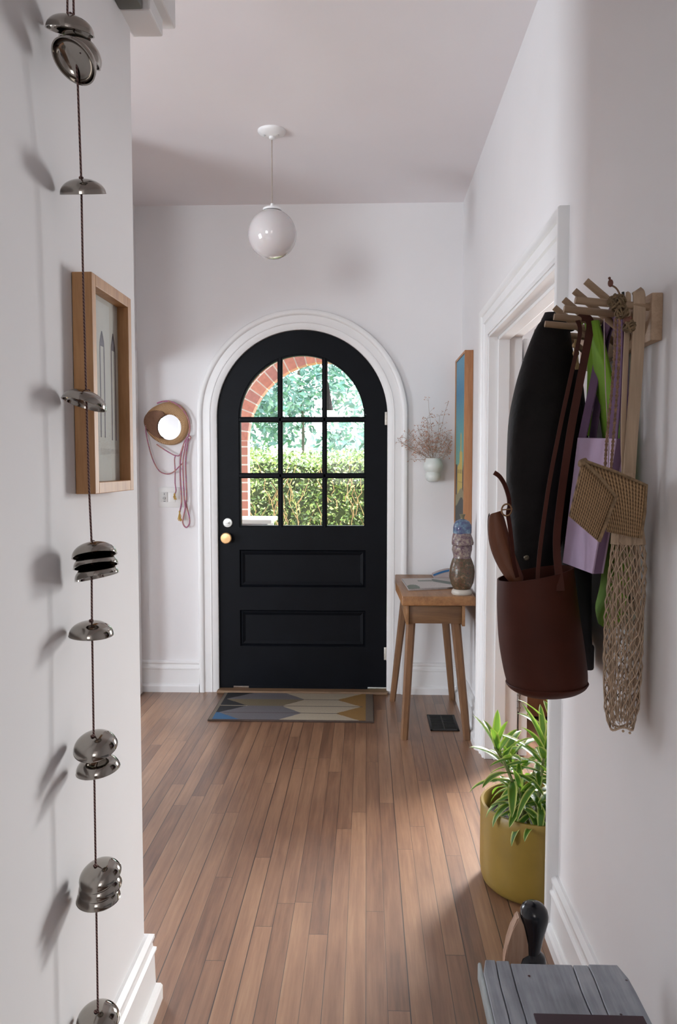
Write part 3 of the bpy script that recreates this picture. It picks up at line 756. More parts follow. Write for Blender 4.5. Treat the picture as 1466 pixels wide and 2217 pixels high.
# magazine and blue edged booklet
t = thing('magazine', (.33, 4.03, TZ), 'folded magazine with green and white cover lying on side table', 'magazine')
def mag(u, v):
    if .30 < u < .62 and .62 < v < .75: return (.18, .22, .18)
    if .62 < u < 1 and abs(v - (1.35 - u)) < .16: return (.12, .16, .13)
    if (u - .12) ** 2 * 3 + (v - .1) ** 2 < .05: return (.10, .14, .10)
    return (.56, .52, .49)
c0 = at(868, 1256, 4.1); 
MAGM = vcol_material('magazine cover', .45)
b = MB(); q = [(.186, 4.15), (.205, 3.80), (.40, 3.86), (.44, 3.90), (.44, 4.19)]
b.prism([(x, y) for x, y in q], 'z', TZ + .0005, TZ + .0085); b.build('pages', mat('magazine pages', (.38, .35, .34), .7, var=.4, scale=90, stretch=(1, 1, 30)), t, smooth=False)
b = MB(); ny, nz = 44, 44; rows = []
A0, A1, A2, A3 = Vector((.205, 3.80, 0)), Vector((.44, 3.872, 0)), Vector((.44, 4.19, 0)), Vector((.186, 4.15, 0))
for i in range(nz + 1):
    v = i / nz; rows.append([tuple((A0.lerp(A1, j / ny)).lerp(A3.lerp(A2, j / ny), v) + Vector((0, 0, TZ + .0092 + .004 * math.sin(math.pi * v) * (1 - j / ny)))) for j in range(ny + 1)])
b.grid(rows); o = b.build('cover', MAGM, t, smooth=False, normals=False)
ca = o.data.color_attributes.new('pattern', 'FLOAT_COLOR', 'CORNER')
for k, p in enumerate(o.data.polygons):
    i, j = divmod(k, ny); c = mag((j + .5) / ny, (i + .5) / nz)
    for li in p.loop_indices: ca.data[li].color = (*c, 1)
t = thing('booklet', (.43, 4.27, TZ), 'small paper booklet with blue edge behind the ceramic jar', 'booklet')
b = MB(); rows = []
for i in range(9):
    u = i / 8; x = .362 + .13 * u; z = TZ + .012 + .030 * math.sin(u * 1.9 + .1)
    rows.append([(x, 4.19, TZ + .001 + .2 * (z - TZ)), (x, 4.33, TZ + .001), (x, 4.33, z), (x, 4.19, z)])
b.grid(rows, True, 0, True, True).build('pages', mat('booklet paper', (.40, .34, .33), .8, var=.08), t, smooth=False)
b = MB(); P = []
for i in range(9):
    u = i / 8; P.append((.358 + .134 * u, 4.188, TZ + .019 + .030 * math.sin(u * 1.9 + .1)))
b.strip(P, .010, (0, -1, .15), .004).build('blue_edge', mat('blue card', (.012, .10, .24), .5), t)

# ================================================================== FLOOR VENT AND RUG
t = thing('floor_vent', (.385, 3.9, 0), 'black metal floor vent grille beneath the side table', 'vent')
b = MB(); x0, x1, y0, y1 = .314, .456, 3.775, 4.015
b.box((x0, y0, 0), (x0 + .012, y1, .005), .001); b.box((x1 - .012, y0, 0), (x1, y1, .005), .001); b.box((x0, y0, 0), (x1, y0 + .014, .005), .001); b.box((x0, y1 - .014, 0), (x1, y1, .005), .001)
b.build('rim', M_blackmetal, t)
b = MB()
for k in range(13): y = y0 + .02 + k * .0162; b.box((x0 + .012, y, .0008), (x1 - .012, y + .007, .0038))
b.box(((x0+x1)/2 - .003, y0 + .014, .001), ((x0+x1)/2 + .003, y1 - .014, .0042)); b.build('slats', M_blackmetal, t, smooth=False)
MB().box((x0 + .01, y0 + .01, .0002), (x1 - .01, y1 - .01, .0008)).build('duct_opening', mat('duct dark', (.004, .004, .004), .9), t, smooth=False)  # near-black sheet, paints the shade of the duct below the slats

t = thing('kilim_rug', (-.38, 4.13, 0), 'flat woven rug of grey and cream hexagons with ochre edge by the door', 'rug')
def rug(u, v):     # u: 0 left .. 1 right (0.83 m), v: 0 near .. 1 far (0.48 m)
    cream = (.36, .30, .22); grey = (.125, .115, .125); olive = (.15, .115, .065); ochre = (.23, .12, .025); black = (.012, .012, .014); blue = (.035, .11, .22); dark = (.07, .05, .045)
    if u > .955: return (.115, .085, .06)
    if u < .018: return (.16, .13, .10)
    if v < .015: return (.05, .03, .025)
    u = (u - .018) / .937
    ql = abs(((v - .25) * 2 + .5) % 1.0 - .5) * 2      # 0 on the centre line of a left hexagon, 1 on its edge
    zz = .50 + .075 * (1 - 2 * ql)
    if u < zz and u > .05 and abs(v - .25) < .012: return dark
    if u > zz and min(abs(v - .25), abs(v - .5), abs(v - .75)) < .012 and u < .97 - .16 * (1 - ql) + .01: return dark
    if u < zz:
        if u < .02 + .17 * ql:
            if abs(v - .5) < .012: return cream
            return blue if v < .25 else black
        return olive if .5 < v < .75 else grey
    if u > .97 - .17 * (1 - ql): return ochre
    return cream
RX0, RX1, RY0, RY1 = -.80, .035, 3.885, 4.352
o = pgrid('rug_face', t, .0085, RX0, RX1, RY0, RY1, 200, 120, rug, vcol_material('woven wool', .95, .5), plane='z')
MB().box((RX0 - .004, RY0 - .004, .0003), (RX1 + .004, RY1 + .002, .0082), .002).build('rug_body', mat('rug edge wool', (.07, .045, .035), .95, var=.2), t)
# ================================================================== PEG RACK
t = thing('peg_rack', (XR, 1.63, 1.56), 'wooden peg rack with crossed dowels on right wall holding bags', 'coat rack')
MB().box((.5045, 1.432, 1.520), (XR, 1.90, 1.604), .002).build('backboard', M_board, t)
PEGY = [1.447, 1.527, 1.607, 1.687, 1.790]
for y in PEGY:
    MB().tube([(.506, y, 1.581), (.374, y, 1.5945)], .0068, 14).build('peg', M_peg, t)
    MB().tube([(.506, y + .017, 1.540), (.397, y + .017, 1.632)], .0066, 14).build('peg', M_peg, t)

def loft(secs, seg=36, ex=2.4, wr=0, wf=(3, 5), seed=0):
    """secs: (cx, cy, z, half x, half y [, rotation]) -> closed rings, superellipse outline with folds"""
    rows = []
    for q, s in enumerate(secs):
        cx, cy, z, a, c = s[:5]; rt = s[5] if len(s) > 5 else 0; ring = []
        for k in range(seg):
            th = 2 * math.pi * k / seg; ct, st = math.cos(th), math.sin(th)
            x = a * math.copysign(abs(ct) ** (2 / ex), ct); y = c * math.copysign(abs(st) ** (2 / ex), st)
            w = 1 + wr * (math.sin(wf[0] * th + z * 14 + seed) * .6 + math.sin(wf[1] * th - z * 23 + seed * 2) * .4)
            x *= w; y *= w
            ring.append((cx + x * math.cos(rt) - y * math.sin(rt), cy + x * math.sin(rt) + y * math.cos(rt), z))
        rows.append(ring)
    return rows
def smooth_secs(secs, k=5):
    P = [Vector(tuple(s[:3])) for s in secs]; n = len(secs); out = []
    m = max(len(s) for s in secs)
    S2 = [list(s) + [0] * (m - len(s)) for s in secs]
    for i in range(n - 1):
        for j in range(k):
            t = j / k; r = []
            for c in range(m):
                p0, p1, p2, p3 = S2[max(i-1,0)][c], S2[i][c], S2[i+1][c], S2[min(i+2,n-1)][c]
                r.append(.5 * ((2*p1) + (p2-p0)*t + (2*p0-5*p1+4*p2-p3)*t*t + (3*p1-p0-3*p2+p3)*t**3))
            out.append(r)
    out.append(S2[-1]); return out

# ---- black leather jacket
M_jkt = mat('black jacket leather', (.0075, .006, .006), .6, Specular_IOR_Level=.16, var=.3, scale=14, bump=.5, bscale=26, bdist=.006)
M_jkt2 = mat('black jacket cloth', (.007, .006, .008), .8, var=.3, scale=14)
t = thing('leather_jacket', (.42, 1.75, 1.58), 'black leather jacket with hanging buttoned sleeve on the peg rack', 'jacket')
b = MB(); b.grid(loft(smooth_secs([(.452, 1.82, 1.55, .018, .04), (.455, 1.83, 1.49, .030, .07), (.46, 1.84, 1.35, .040, .10), (.466, 1.84, 1.15, .042, .11), (.470, 1.84, .98, .042, .118), (.474, 1.84, .885, .040, .12)]), 48, 2.6, .05, (4, 7)), True, 0, True, True)
b.build('jacket_body', M_jkt2, t)
b = MB(); b.box((.478, 1.735, .842), (.506, 1.82, .90), .006); b.build('belt_end', M_jkt2, t)
b = MB(); b.grid(loft(smooth_secs([(.411, 1.750, 1.622, .014, .016), (.406, 1.750, 1.605, .032, .028), (.399, 1.75, 1.55, .048, .040), (.391, 1.745, 1.47, .066, .050), (.388, 1.74, 1.385, .080, .052), (.385, 1.74, 1.28, .077, .050), (.379, 1.74, 1.18, .064, .048), (.372, 1.74, 1.11, .053, .046), (.370, 1.74, 1.068, .050, .044), (.370, 1.74, 1.068, .046, .040), (.371, 1.74, 1.095, .044, .038)]), 48, 2.2, .035, (3, 5), 1), True, 0, True, False)
sl = b.build('sleeve', M_jkt, t)
b = MB(); b.grid(loft([(.372, 1.74, 1.112, .0555, .0475), (.3705, 1.74, 1.092, .0540, .0465), (.370, 1.74, 1.071, .0525, .0455)], 48, 2.2, .02, (3, 5), 1), True); b.build('cuff', M_jkt, sl)
cf = at(1141, 1208, 1.69); b = MB(); b.lathe([(0, 0), (.006, 0), (.0055, .003), (.003, .0035), (0, .003)], (cf.x, 1.695, cf.z), 18, rot=RX); b.build('button', mat('dull brass snap', (.12, .10, .07), .4, .8), sl)
b = MB(); b.grid(loft([(.409, 1.75, 1.630, .021, .010), (.409, 1.75, 1.612, .030, .020), (.412, 1.75, 1.59, .038, .03)], 28, 2.2, .08), True, 0, True, True); b.build('collar_loop', M_jkt2, t)

# ---- brown leather bucket bag
M_br = mat('brown bag leather', (.060, .0135, .0065), .62, Specular_IOR_Level=.25, var=.16, scale=9, bump=.25, bscale=60, bdist=.0012)
M_br2 = mat('tan bag lining leather', (.13, .042, .016), .5, var=.2, scale=10)
t = thing('bucket_bag', (.377, 1.62, .823), 'brown leather bucket bag hanging lowest from a long shoulder strap', 'bag')
secs = smooth_secs([(.347, 1.62, 1.076, .079, .066, .4), (.353, 1.62, 1.01, .084, .070, .4), (.362, 1.62, .935, .088, .073, .4), (.371, 1.62, .875, .087, .073, .4), (.375, 1.62, .847, .083, .072, .4)])
rows = loft(secs, 56, 2.15, .012, (2, 5), 2)
inner = loft([(s[0], s[1], s[2], s[3] - .003, s[4] - .003, s[5]) for s in secs], 56, 2.15, .012, (2, 5), 2)
for rr in (rows, inner):       # rim sags lower towards the wall
    for i, r in enumerate(rr):
        k = max(0, 1 - i / 6)
        rr[i] = [(x, y, z + k * (.018 * (x - .347) / .10)) for x, y, z in r]
b = MB(); b.grid(inner[::-1] + rows, True); b.build('bag_body', M_br, t)
b = MB(); b.grid(loft(smooth_secs([(.375, 1.62, .8475, .085, .074, .4), (.375, 1.62, .838, .079, .068, .4), (.375, 1.62, .828, .060, .052, .4), (.375, 1.62, .823, .030, .026, .4)]), 56, 2.15), True, 0, False, True); b.build('bag_base', M_br, t)
b = MB(); P = [(.375 + .0855 * math.cos(a) * math.cos(.4) - .0745 * math.sin(a) * math.sin(.4), 1.62 + .0855 * math.cos(a) * math.sin(.4) + .0745 * math.sin(a) * math.cos(.4), .848) for a in [2 * math.pi * k / 48 for k in range(48)]]; b.tube(P, .0022, 6, closed=True); b.build('base_piping', M_br, t)
P = [at(x, y, 1.60) for x, y in ((1118, 1262), (1100, 1235), (1082, 1195), (1072, 1155), (1068, 1108))]
b = MB(); rows = []
W0 = [.020, .026, .030, .028, .020]
for i, p in enumerate(P):
    w = W0[i]; nx = Vector((.55, -.83, 0)); rows.append([p + Vector((-w * .55, 0, -.004)), p + Vector((-w * .1, -.012, 0)), p + Vector((w * .5, -.010, .003)), p + Vector((w * .95, .006, .006))])
b.grid(cr_rows if False else rows); b.build('open_flap', M_br2, t, mods=[('SOLIDIFY', dict(thickness=.003, offset=0)), ('SUBSURF', dict(levels=2, render_levels=2))])
b = MB(); rows = []
for i, p in enumerate(P):
    w = W0[i]; rows.append([p + Vector((-w * .55, 0, -.004)), p + Vector((-w * .55 + .006, .016, -.002)), p + Vector((-w * .2, .026, 0))])
b.grid(rows); b.build('flap_side', M_br, t, mods=[('SOLIDIFY', dict(thickness=.003, offset=0)), ('SUBSURF', dict(levels=2, render_levels=2))])
b = MB(); b.strip(cr([at(x, y, 1.59) for x, y in ((1070, 1023), (1082, 1032), (1093, 1050), (1101, 1075), (1103, 1095), (1100, 1112), (1104, 1140), (1108, 1175), (1112, 1215), (1120, 1250))], 5), .009, (.5, -.85, 0), .0025); b.build('short_strap', M_br, t)
pb = at(1097, 1104, 1.585); b = MB(); b.tube([pb + Vector((.010 * math.cos(a), -.003 * math.sin(a), .012 * math.sin(a))) for a in [2 * math.pi * k / 20 for k in range(20)]], .0018, 6, closed=True)
b.tube([pb + Vector((-.010, 0, 0)), pb + Vector((.012, 0, .002))], .0015, 6); b.build('buckle', mat('buckle brass', (.3, .17, .09), .35, .7), t)
b = MB()
S1 = cr([(.423, 1.607, 1.589), (.429, 1.600, 1.592), (.441, 1.597, 1.586), (.441, 1.594, 1.56), (.425, 1.592, 1.47), (.405, 1.592, 1.35), (.389, 1.60, 1.20), (.382, 1.585, 1.13), (.384, 1.555, 1.05)], 6)
b.strip(S1, .015, (-.15, -1, 0), .003)
S2 = cr([(.421, 1.617, 1.591), (.419, 1.604, 1.588), (.424, 1.600, 1.56), (.410, 1.605, 1.48), (.392, 1.612, 1.38), (.371, 1.612, 1.26), (.352, 1.59, 1.15), (.342, 1.570, 1.085), (.340, 1.558, 1.05)], 6)
b.strip(S2, .008, (-.15, -1, 0), .003); b.build('shoulder_strap', M_br, t)

# ---- lime green tote
M_gr = mat('lime green cloth', (.17, .34, .025), .8, var=.2, scale=10, bump=.4, bscale=30, bdist=.004)
t = thing('green_tote', (.488, 1.62, .96), 'lime green cloth tote hanging behind the lilac bag', 'bag')
b = MB(); b.grid(loft(smooth_secs([(.452, 1.592, 1.583, .008, .010), (.462, 1.60, 1.53, .010, .030), (.480, 1.615, 1.45, .010, .055), (.502, 1.615, 1.34, .009, .075), (.508, 1.605, 1.20, .010, .080), (.504, 1.60, 1.06, .013, .080), (.492, 1.60, 1.00, .016, .070), (.487, 1.60, .972, .010, .035)]), 44, 2.0, .07, (4, 9), 3), True, 0, True, True)
b.build('tote_body', M_gr, t)
b = MB(); b.strip(cr([(.440, 1.640, 1.596), (.452, 1.640, 1.582), (.462, 1.655, 1.50), (.468, 1.68, 1.42), (.474, 1.70, 1.36)], 5), .022, (-1, -.3, 0), .002); b.build('handle', M_gr, t)

# ---- lilac tote
M_li = mat('lilac felt', (.55, .42, .60), .85, var=.06, scale=20, bump=.2, bscale=90)
M_li2 = mat('plum strap cloth', (.15, .085, .165), .85, var=.12, scale=16)
t = thing('lilac_tote', (.45, 1.60, 1.09), 'lilac tote bag with wide plum straps hanging from the peg rack', 'bag')
b = MB()
T0, T1, B1, B0 = Vector((.445, 1.683, 1.356)), Vector((.467, 1.497, 1.348)), Vector((.428, 1.497, 1.092)), Vector((.418, 1.683, 1.090))
off = Vector((.004, .0015, 0)); gs = Vector((.019, .005, 0))
def slab(b, q, d, n=8):
    rows = []
    for s_, dd in ((0, Vector((0, 0, 0))), (1, d)):
        for i in range(n + 1):
            pass
    A = [p for p in q]; B = [p + d for p in q]
    V = [b.bm.verts.new(p) for p in A + B]
    b.bm.faces.new(V[:4]); b.bm.faces.new(V[4:][::-1])
    for i in range(4): j = (i + 1) % 4; b.bm.faces.new((V[i], V[i+4], V[j+4], V[j]))
slab(b, [T0, T1, B1, B0], off)
b.build('front_panel', M_li, t, mods=[('BEVEL', dict(width=.0012, segments=2))], smooth=False)
b = MB(); slab(b, [T0 + gs, T1 + gs, B1 + gs, B0 + gs], off); slab(b, [B0 + off, B1 + off, B1 + gs, B0 + gs], Vector((0, 0, .003))); slab(b, [T0 + off, B0 + off, B0 + gs, T0 + gs], Vector((0, -.003, 0)))
b.build('back_panel', M_li, t, smooth=False)
b = MB(); slab(b, [T1 + off, B1 + off, B1 + gs, T1 + gs], Vector((0, .003, 0))); b.build('gusset', mat('plum gusset cloth', (.20, .12, .215), .85, var=.1), t, smooth=False)
for nm, P in (('strap', [(.4505, 1.676, 1.335), (.4535, 1.67, 1.365), (.463, 1.63, 1.47), (.468, 1.60, 1.55), (.469, 1.545, 1.588), (.4695, 1.512, 1.585), (.4705, 1.506, 1.55), (.4715, 1.510, 1.45), (.4680, 1.515, 1.355), (.466, 1.515, 1.335)]),
              ('strap', [(.4725, 1.676, 1.335), (.4745, 1.67, 1.365), (.476, 1.63, 1.47), (.4765, 1.60, 1.55), (.4770, 1.545, 1.588), (.4790, 1.512, 1.585), (.4815, 1.506, 1.55), (.4845, 1.510, 1.45), (.4880, 1.515, 1.355), (.4880, 1.515, 1.335)])):
    b = MB(); P2 = cr(P, 6); b.strip(P2, .030 if P[0][0] < .46 else .026, (-1, -.25, .0), .0022); b.build(nm, M_li2, t)

# ---- crocheted straw pouch, folded
def crochet(name, c1, c2, sc=(1, 1, 1)):
    n = NT(name); v = n.coord('UV', (17, 15, 1)); sp = n.n('ShaderNodeSeparateXYZ'); n.l(v, sp.inputs[0])
    a = n.math('ABSOLUTE', n.math('SUBTRACT', n.math('FRACT', sp.outputs[0]), .5)); row = n.math('FLOOR', sp.outputs[0])
    c = n.math('ABSOLUTE', n.math('SUBTRACT', n.math('FRACT', n.math('ADD', sp.outputs[1], n.math('MULTIPLY', a, .9))), .5))
    h = n.math('SUBTRACT', 1, n.math('ADD', n.math('MULTIPLY', a, 1.5), n.math('MULTIPLY', c, .6)))
    nz = n.noise(v, 1.6, 3); h2 = n.math('ADD', n.math('MULTIPLY', h, .8), n.math('MULTIPLY', nz, .35))
    n.l(n.ramp(h2, [(.25, c1), (.75, c2)]), n.b.inputs['Base Color']); n.b.inputs['Roughness'].default_value = .85
    n.bump(h2, .9, .004); return n.m
M_cro = crochet('crocheted straw', (.09, .045, .02), (.52, .33, .17))
M_rim = mat('straw rim', (.25, .165, .09), .85, var=.3, scale=160, bump=.6, bscale=300)
t = thing('crochet_pouch', (.43, 1.42, 1.16), 'brown crocheted straw pouch folded over, hanging on twisted cords', 'bag')
def panel(quad, d, name, n=22, bulge=.006):
    q = [Vector(p) for p in quad]; b = MB(); d = Vector(d)
    def P(u, v, s):
        p = q[0].lerp(q[1], u).lerp(q[3].lerp(q[2], u), v)
        return p + d * (s + .0) + d.normalized() * (-bulge * math.sin(math.pi * u) * math.sin(math.pi * v) if s == 0 else 0)
    b.grid([[P(j / n, i / n, 0) for j in range(n + 1)] for i in range(n + 1)])
    b.grid([[P(j / n, i / n, 1) for j in range(n + 1)] for i in range(n + 1)])
    E = [(j / n, 0) for j in range(n)] + [(1, j / n) for j in range(n)] + [(1 - j / n, 1) for j in range(n)] + [(0, 1 - j / n) for j in range(n)]
    r0 = [P(u, v, 0) for u, v in E]; r1 = [P(u, v, 1) for u, v in E]
    b.grid([r0, r1], True)
    bmesh.ops.remove_doubles(b.bm, verts=b.bm.verts, dist=1e-5)
    o = b.build(name, M_cro, t)
    return o, r0
A = lambda x, y, Y: at(x, y, Y)
o, r0 = panel([A(1268, 997, 1.412), A(1400, 1050, 1.412), A(1386, 1166, 1.412), A(1316, 1152, 1.412)], (0, .008, 0), 'back_panel')
b = MB(); b.tube([A(1266, 998, 1.410), A(1334, 1022, 1.408), A(1400, 1051, 1.410), A(1396, 1110, 1.412), A(1387, 1166, 1.412)], .0030, 8); b.build('rim', M_rim, o)
o, r0 = panel([A(1262, 1000, 1.410), A(1334, 1076, 1.392), A(1297, 1172, 1.392), A(1234, 1118, 1.400)], (0, .009, 0), 'folded_flap')
b = MB(); b.tube([A(1262, 999, 1.408), A(1300, 1034, 1.398), A(1334, 1076, 1.389), A(1316, 1124, 1.389), A(1297, 1173, 1.389)], .0032, 8); b.build('rim', M_rim, o)
b = MB(); b.tube(cr([A(1268, 997, 1.43), A(1259, 1000, 1.423), A(1257, 1006, 1.412), A(1262, 1001, 1.402)], 5), .005, 8); b.build('fold_edge', M_rim, t)
M_tw = mat('twisted brown twine', (.22, .13, .085), .85, var=.35, scale=120, bump=.6, bscale=200)
def twist(P, r, pitch=.016, n=None):
    P = cr(P, 14); bb = MB()
    L = [0]
    for i in range(1, len(P)): L.append(L[-1] + (P[i] - P[i-1]).length)
    for ph in (0, math.pi):
        Q = [P[i] + Vector((math.cos(L[i] / pitch * 6.283 + ph), math.sin(L[i] / pitch * 6.283 + ph), 0)) * r * .55 for i in range(len(P))]
        bb.tube(Q, r * .62, 5)
    return bb
twist([A(1333, 690, 1.42), A(1331, 760, 1.42), A(1324, 850, 1.42), A(1314, 950, 1.42), A(1310, 1022, 1.418)], .0028).build('cord', M_tw, t)
twist([A(1341, 690, 1.416), A(1341, 760, 1.416), A(1336, 850, 1.416), A(1328, 950, 1.416), A(1322, 1030, 1.416)], .0028).build('cord', M_tw, t)
MB().tube(cr([A(1308, 690, 1.44), A(1309, 760, 1.43), A(1312, 860, 1.43), A(1318, 960, 1.43), A(1316, 1022, 1.425)], 6), .0010, 5).build('thin_cord', mat('pale thin cord', (.42, .33, .34), .8), t)

# ---- string net bag
M_net = mat('beige cotton string', (.52, .39, .28), .9, var=.18, scale=60, bump=.5, bscale=220)
KN = 1.045      # the bag hangs from the first peg, a little behind the pouch
def nk(m):
    for v in m.bm.verts: v.co = Vector((v.co.x * KN, v.co.y * KN, EYE + (v.co.z - EYE) * KN))
    return m
t = thing('net_bag', (.476, 1.455, .79), 'long beige string net bag with wide band handle nearest the camera', 'bag')
nsec = smooth_secs([(.457, 1.392, 1.240, .012, .012), (.458, 1.392, 1.19, .024, .018), (.459, 1.392, 1.12, .031, .022), (.457, 1.392, 1.02, .0325, .024), (.455, 1.392, .93, .0320, .024), (.454, 1.392, .87, .029, .020), (.455, 1.392, .833, .021, .014)], 1)
def resample(secs, n):
    zs = [s[2] for s in secs]; out = []
    for i in range(n):
        z = zs[0] + (zs[-1] - zs[0]) * i / (n - 1)
        for a, c in zip(secs, secs[1:]):
            if c[2] <= z <= a[2] + 1e-9:
                k = (a[2] - z) / (a[2] - c[2]) if a[2] != c[2] else 0; out.append([x + (y - x) * k for x, y in zip(a, c)]); break
    return out
ns = resample(nsec, 34)
b = MB(); ring = []
for i, s in enumerate(ns):
    rw = loft([s], 28, 2.0, .10, (3, 8), 4)[0]; ring.append(rw[:] if True else rw)
V = [[b.bm.verts.new((p[0] + random.uniform(-.0012, .0012), p[1], p[2] + random.uniform(-.002, .002))) for p in r] for r in ring]
for i in range(0, len(V) - 2, 1):      # diamond mesh
    for k in range(28):
        if (k + i) % 2 == 0:
            b.bm.faces.new((V[i][k], V[i+1][(k+1) % 28], V[i+2][k], V[i+1][k-1]))
nk(b).build('net_body', M_net, t, mods=[('WIREFRAME', dict(thickness=.0030, use_even_offset=False, use_replace=True))], normals=False)
b = MB()
for k in range(22):          # denser gathered strings inside the net
    a = 6.283 * k / 22; P = []
    for q in range(9):
        s = ns[min(33, q * 4)]; rr = .72 * random.uniform(.8, 1.15)
        P.append((s[0] + s[3] * rr * math.cos(a + q * .25), s[1] + s[4] * rr * math.sin(a + q * .25), s[2]))
    b.tube(cr(P, 3), .0014, 4)
nk(b).build('inner_strings', M_net, t)
b = MB()
for k in range(8): a = 6.283 * k / 8; b.ball((.455 + .018 * math.cos(a), 1.392 + .01 * math.sin(a), .828 + .004 * math.sin(a * 2)), .0025, 6)
b.tube([(.455 + .020 * math.cos(a), 1.392 + .013 * math.sin(a), .832 + .004 * math.sin(a * 3)) for a in [6.283 * k / 16 for k in range(16)]], .002, 5, closed=True)
nk(b).build('bottom_knots', M_net, t)
nk(MB().grid(loft(smooth_secs([(.457, 1.392, 1.285, .011, .006), (.457, 1.392, 1.262, .014, .010), (.457, 1.392, 1.235, .016, .013), (.458, 1.392, 1.20, .024, .018), (.459, 1.392, 1.16, .0285, .021)]), 30, 2, .10, (5, 9)), True, 0, True, True)).build('gathered_top', mat('beige knitted string', (.42, .31, .215), .9, var=.3, scale=160, stretch=(1, 1, .1), bump=.8, bscale=320, bdist=.002), t)
M_band = mat('beige woven band', (.42, .31, .215), .85, var=.15, scale=120, stretch=(1, 1, .05), bump=.3, bscale=240)
b = MB(); b.strip(cr([(.465, 1.390, 1.596), (.466, 1.384, 1.590), (.465, 1.378, 1.545), (.463, 1.380, 1.45), (.459, 1.384, 1.35), (.458, 1.391, 1.262)], 6), [.020] * 6 + [.021] * 25, (.05, -1, .15), .003); nk(b).build('band_handle', M_band, t)
b = MB(); b.strip(cr([(.448, 1.390, 1.592), (.449, 1.388, 1.588), (.4475, 1.384, 1.545), (.4465, 1.388, 1.45), (.4465, 1.390, 1.35), (.453, 1.396, 1.262)], 6), .0085, (.05, -1, .15), .003); nk(b).build('band_handle', M_band, t)

# ---- dried rosehip sprig and knotted twine on top of the rack, black clip
t = thing('dried_sprig', (.445, 1.44, 1.60), 'dried rose hip sprig tied in knotted twine on top of the rack', 'dried sprig')
Y = 1.425; M_hip = mat('dried rose hip', (.15, .055, .035), .6, var=.3, scale=60)
b = MB(); b.tube(cr([A(1325, 618, Y), A(1335, 625, Y), A(1343, 640, Y), A(1349, 662, Y), A(1357, 690, Y)], 5), .0016, 6); b.build('twig', mat('twig bark', (.17, .10, .055), .8), t)
p = A(1322, 613, Y); b = MB(); b.ball(p, .0055, 12, sc=(.9, .9, 1.25)); b.ball(p + Vector((-.002, 0, .0085)), .0026, 8); b.build('rose_hip', M_hip, t)
p = A(1358, 694, Y - .006); b = MB(); b.ball(p, .0075, 12, sc=(1, .8, .9)); b.ball(p + Vector((.004, -.003, .004)), .0035, 8); b.build('rose_hip', M_hip, t)
random.seed(5); b = MB()
def knot(c, r, n):
    for k in range(n):
        ax = Vector((jit(0, 1), jit(0, 1), jit(0, 1))).normalized(); u = ax.orthogonal().normalized(); w = ax.cross(u)
        b.tube([Vector(c) + (u * math.cos(a) + w * math.sin(a)) * r * (1 + .15 * math.sin(3 * a + k)) for a in [6.283 * q / 18 for q in range(18)]], .0019, 5, closed=True)
knot(A(1336, 655, Y + .01), .0135, 12); knot(A(1346, 676, Y), .011, 8); knot(A(1362, 706, Y - .004), .010, 7)
b.build('twine_knot', mat('tan twine', (.17, .115, .06), .85, var=.35, scale=90), t)
t = thing('black_clip', (.455, 1.46, 1.59), 'small black hair clip perched on top of the peg rack', 'clip')
b = MB()
for x, h, w in ((1349, 632, .0035), (1358, 636, .0025)):
    p = A(x, h, 1.46); q = A(x - 1, 672, 1.46); b.tube([q, (q + p) / 2 + Vector((.001, 0, 0)), p], [w, w, w * .7], 8)
b.tube([A(1347, 674, 1.46), A(1362, 668, 1.46)], .004, 8); b.build('clip_jaw', M_blackmetal, t)

# ---- small brass figure hanging behind the jacket
t = thing('straw_keyring', (.44, 1.66, 1.46), 'small tan straw keyring hanging between jacket and brown strap', 'keyring')
b = MB(); b.strip([A(1248, 735, 1.66), A(1247, 760, 1.66), A(1250, 800, 1.66)], .008, (0, -1, 0), .003); b.ball(A(1245, 748, 1.66), .006, 10); b.ball(A(1247, 765, 1.66), .007, 10); b.build('charm', mat('straw charm', (.38, .26, .13), .8, var=.3, scale=80), t)

# ================================================================== POTTED DRACAENA IN THE DOORWAY
px0, py0, pr = .527, 2.395, .170
t = thing('potted_dracaena', (px0, py0, 0), 'variegated green and yellow dracaena in large mustard pot in the doorway', 'potted plant')
M_pot = mat('mustard glazed pot', (.235, .150, .026), .42, var=.10, scale=8, bump=.08, bscale=70)
pot = [(0, 0), (pr - .030, 0), (pr - .018, .004), (pr - .008, .014), (pr - .003, .03), (pr, .06), (pr, .225), (pr + .001, .250), (pr - .002, .2555), (pr - .009, .2555), (pr - .012, .250), (pr - .013, .12), (0, .12)]
MB().lathe(pot, (px0, py0, 0), 72, cap0=False, cap1=False).build('pot', M_pot, t)
MB().lathe([(0, .205), (pr - .05, .203), (pr - .0125, .198), (pr - .0125, .15), (0, .15)], (px0, py0, 0), 40, cap0=False, cap1=False, fn=lambda p, a: Vector((p.x, p.y, p.z + .004 * math.sin(9 * a + p.x * 80)))).build('soil', mat('dark potting soil', (.014, .009, .007), .95, var=.6, scale=60, bump=.9, bscale=90, bdist=.006), t)
lf = NT('variegated leaf'); uvn = lf.n('ShaderNodeUVMap'); uvn.uv_map = 'uv'; sp = lf.n('ShaderNodeSeparateXYZ'); lf.l(uvn.outputs[0], sp.inputs[0])
e = lf.math('MULTIPLY', lf.math('ABSOLUTE', lf.math('SUBTRACT', sp.outputs[0], .5)), 2)
nn = lf.noise(lf.coord('UV', (30, 1.2, 1)), 3, 2); e = lf.math('ADD', e, lf.math('MULTIPLY', lf.math('SUBTRACT', nn, .5), .25))
lf.l(lf.ramp(e, [(0, (.045, .14, .02)), (.50, (.03, .10, .022)), (.66, (.26, .36, .04)), (.80, (.58, .56, .17)), (1, (.66, .64, .32))]), lf.b.inputs['Base Color'])
lf.b.inputs['Roughness'].default_value = .42
tl = lf.n('ShaderNodeBsdfTranslucent'); tl.inputs[0].default_value = (.30, .55, .05, 1)
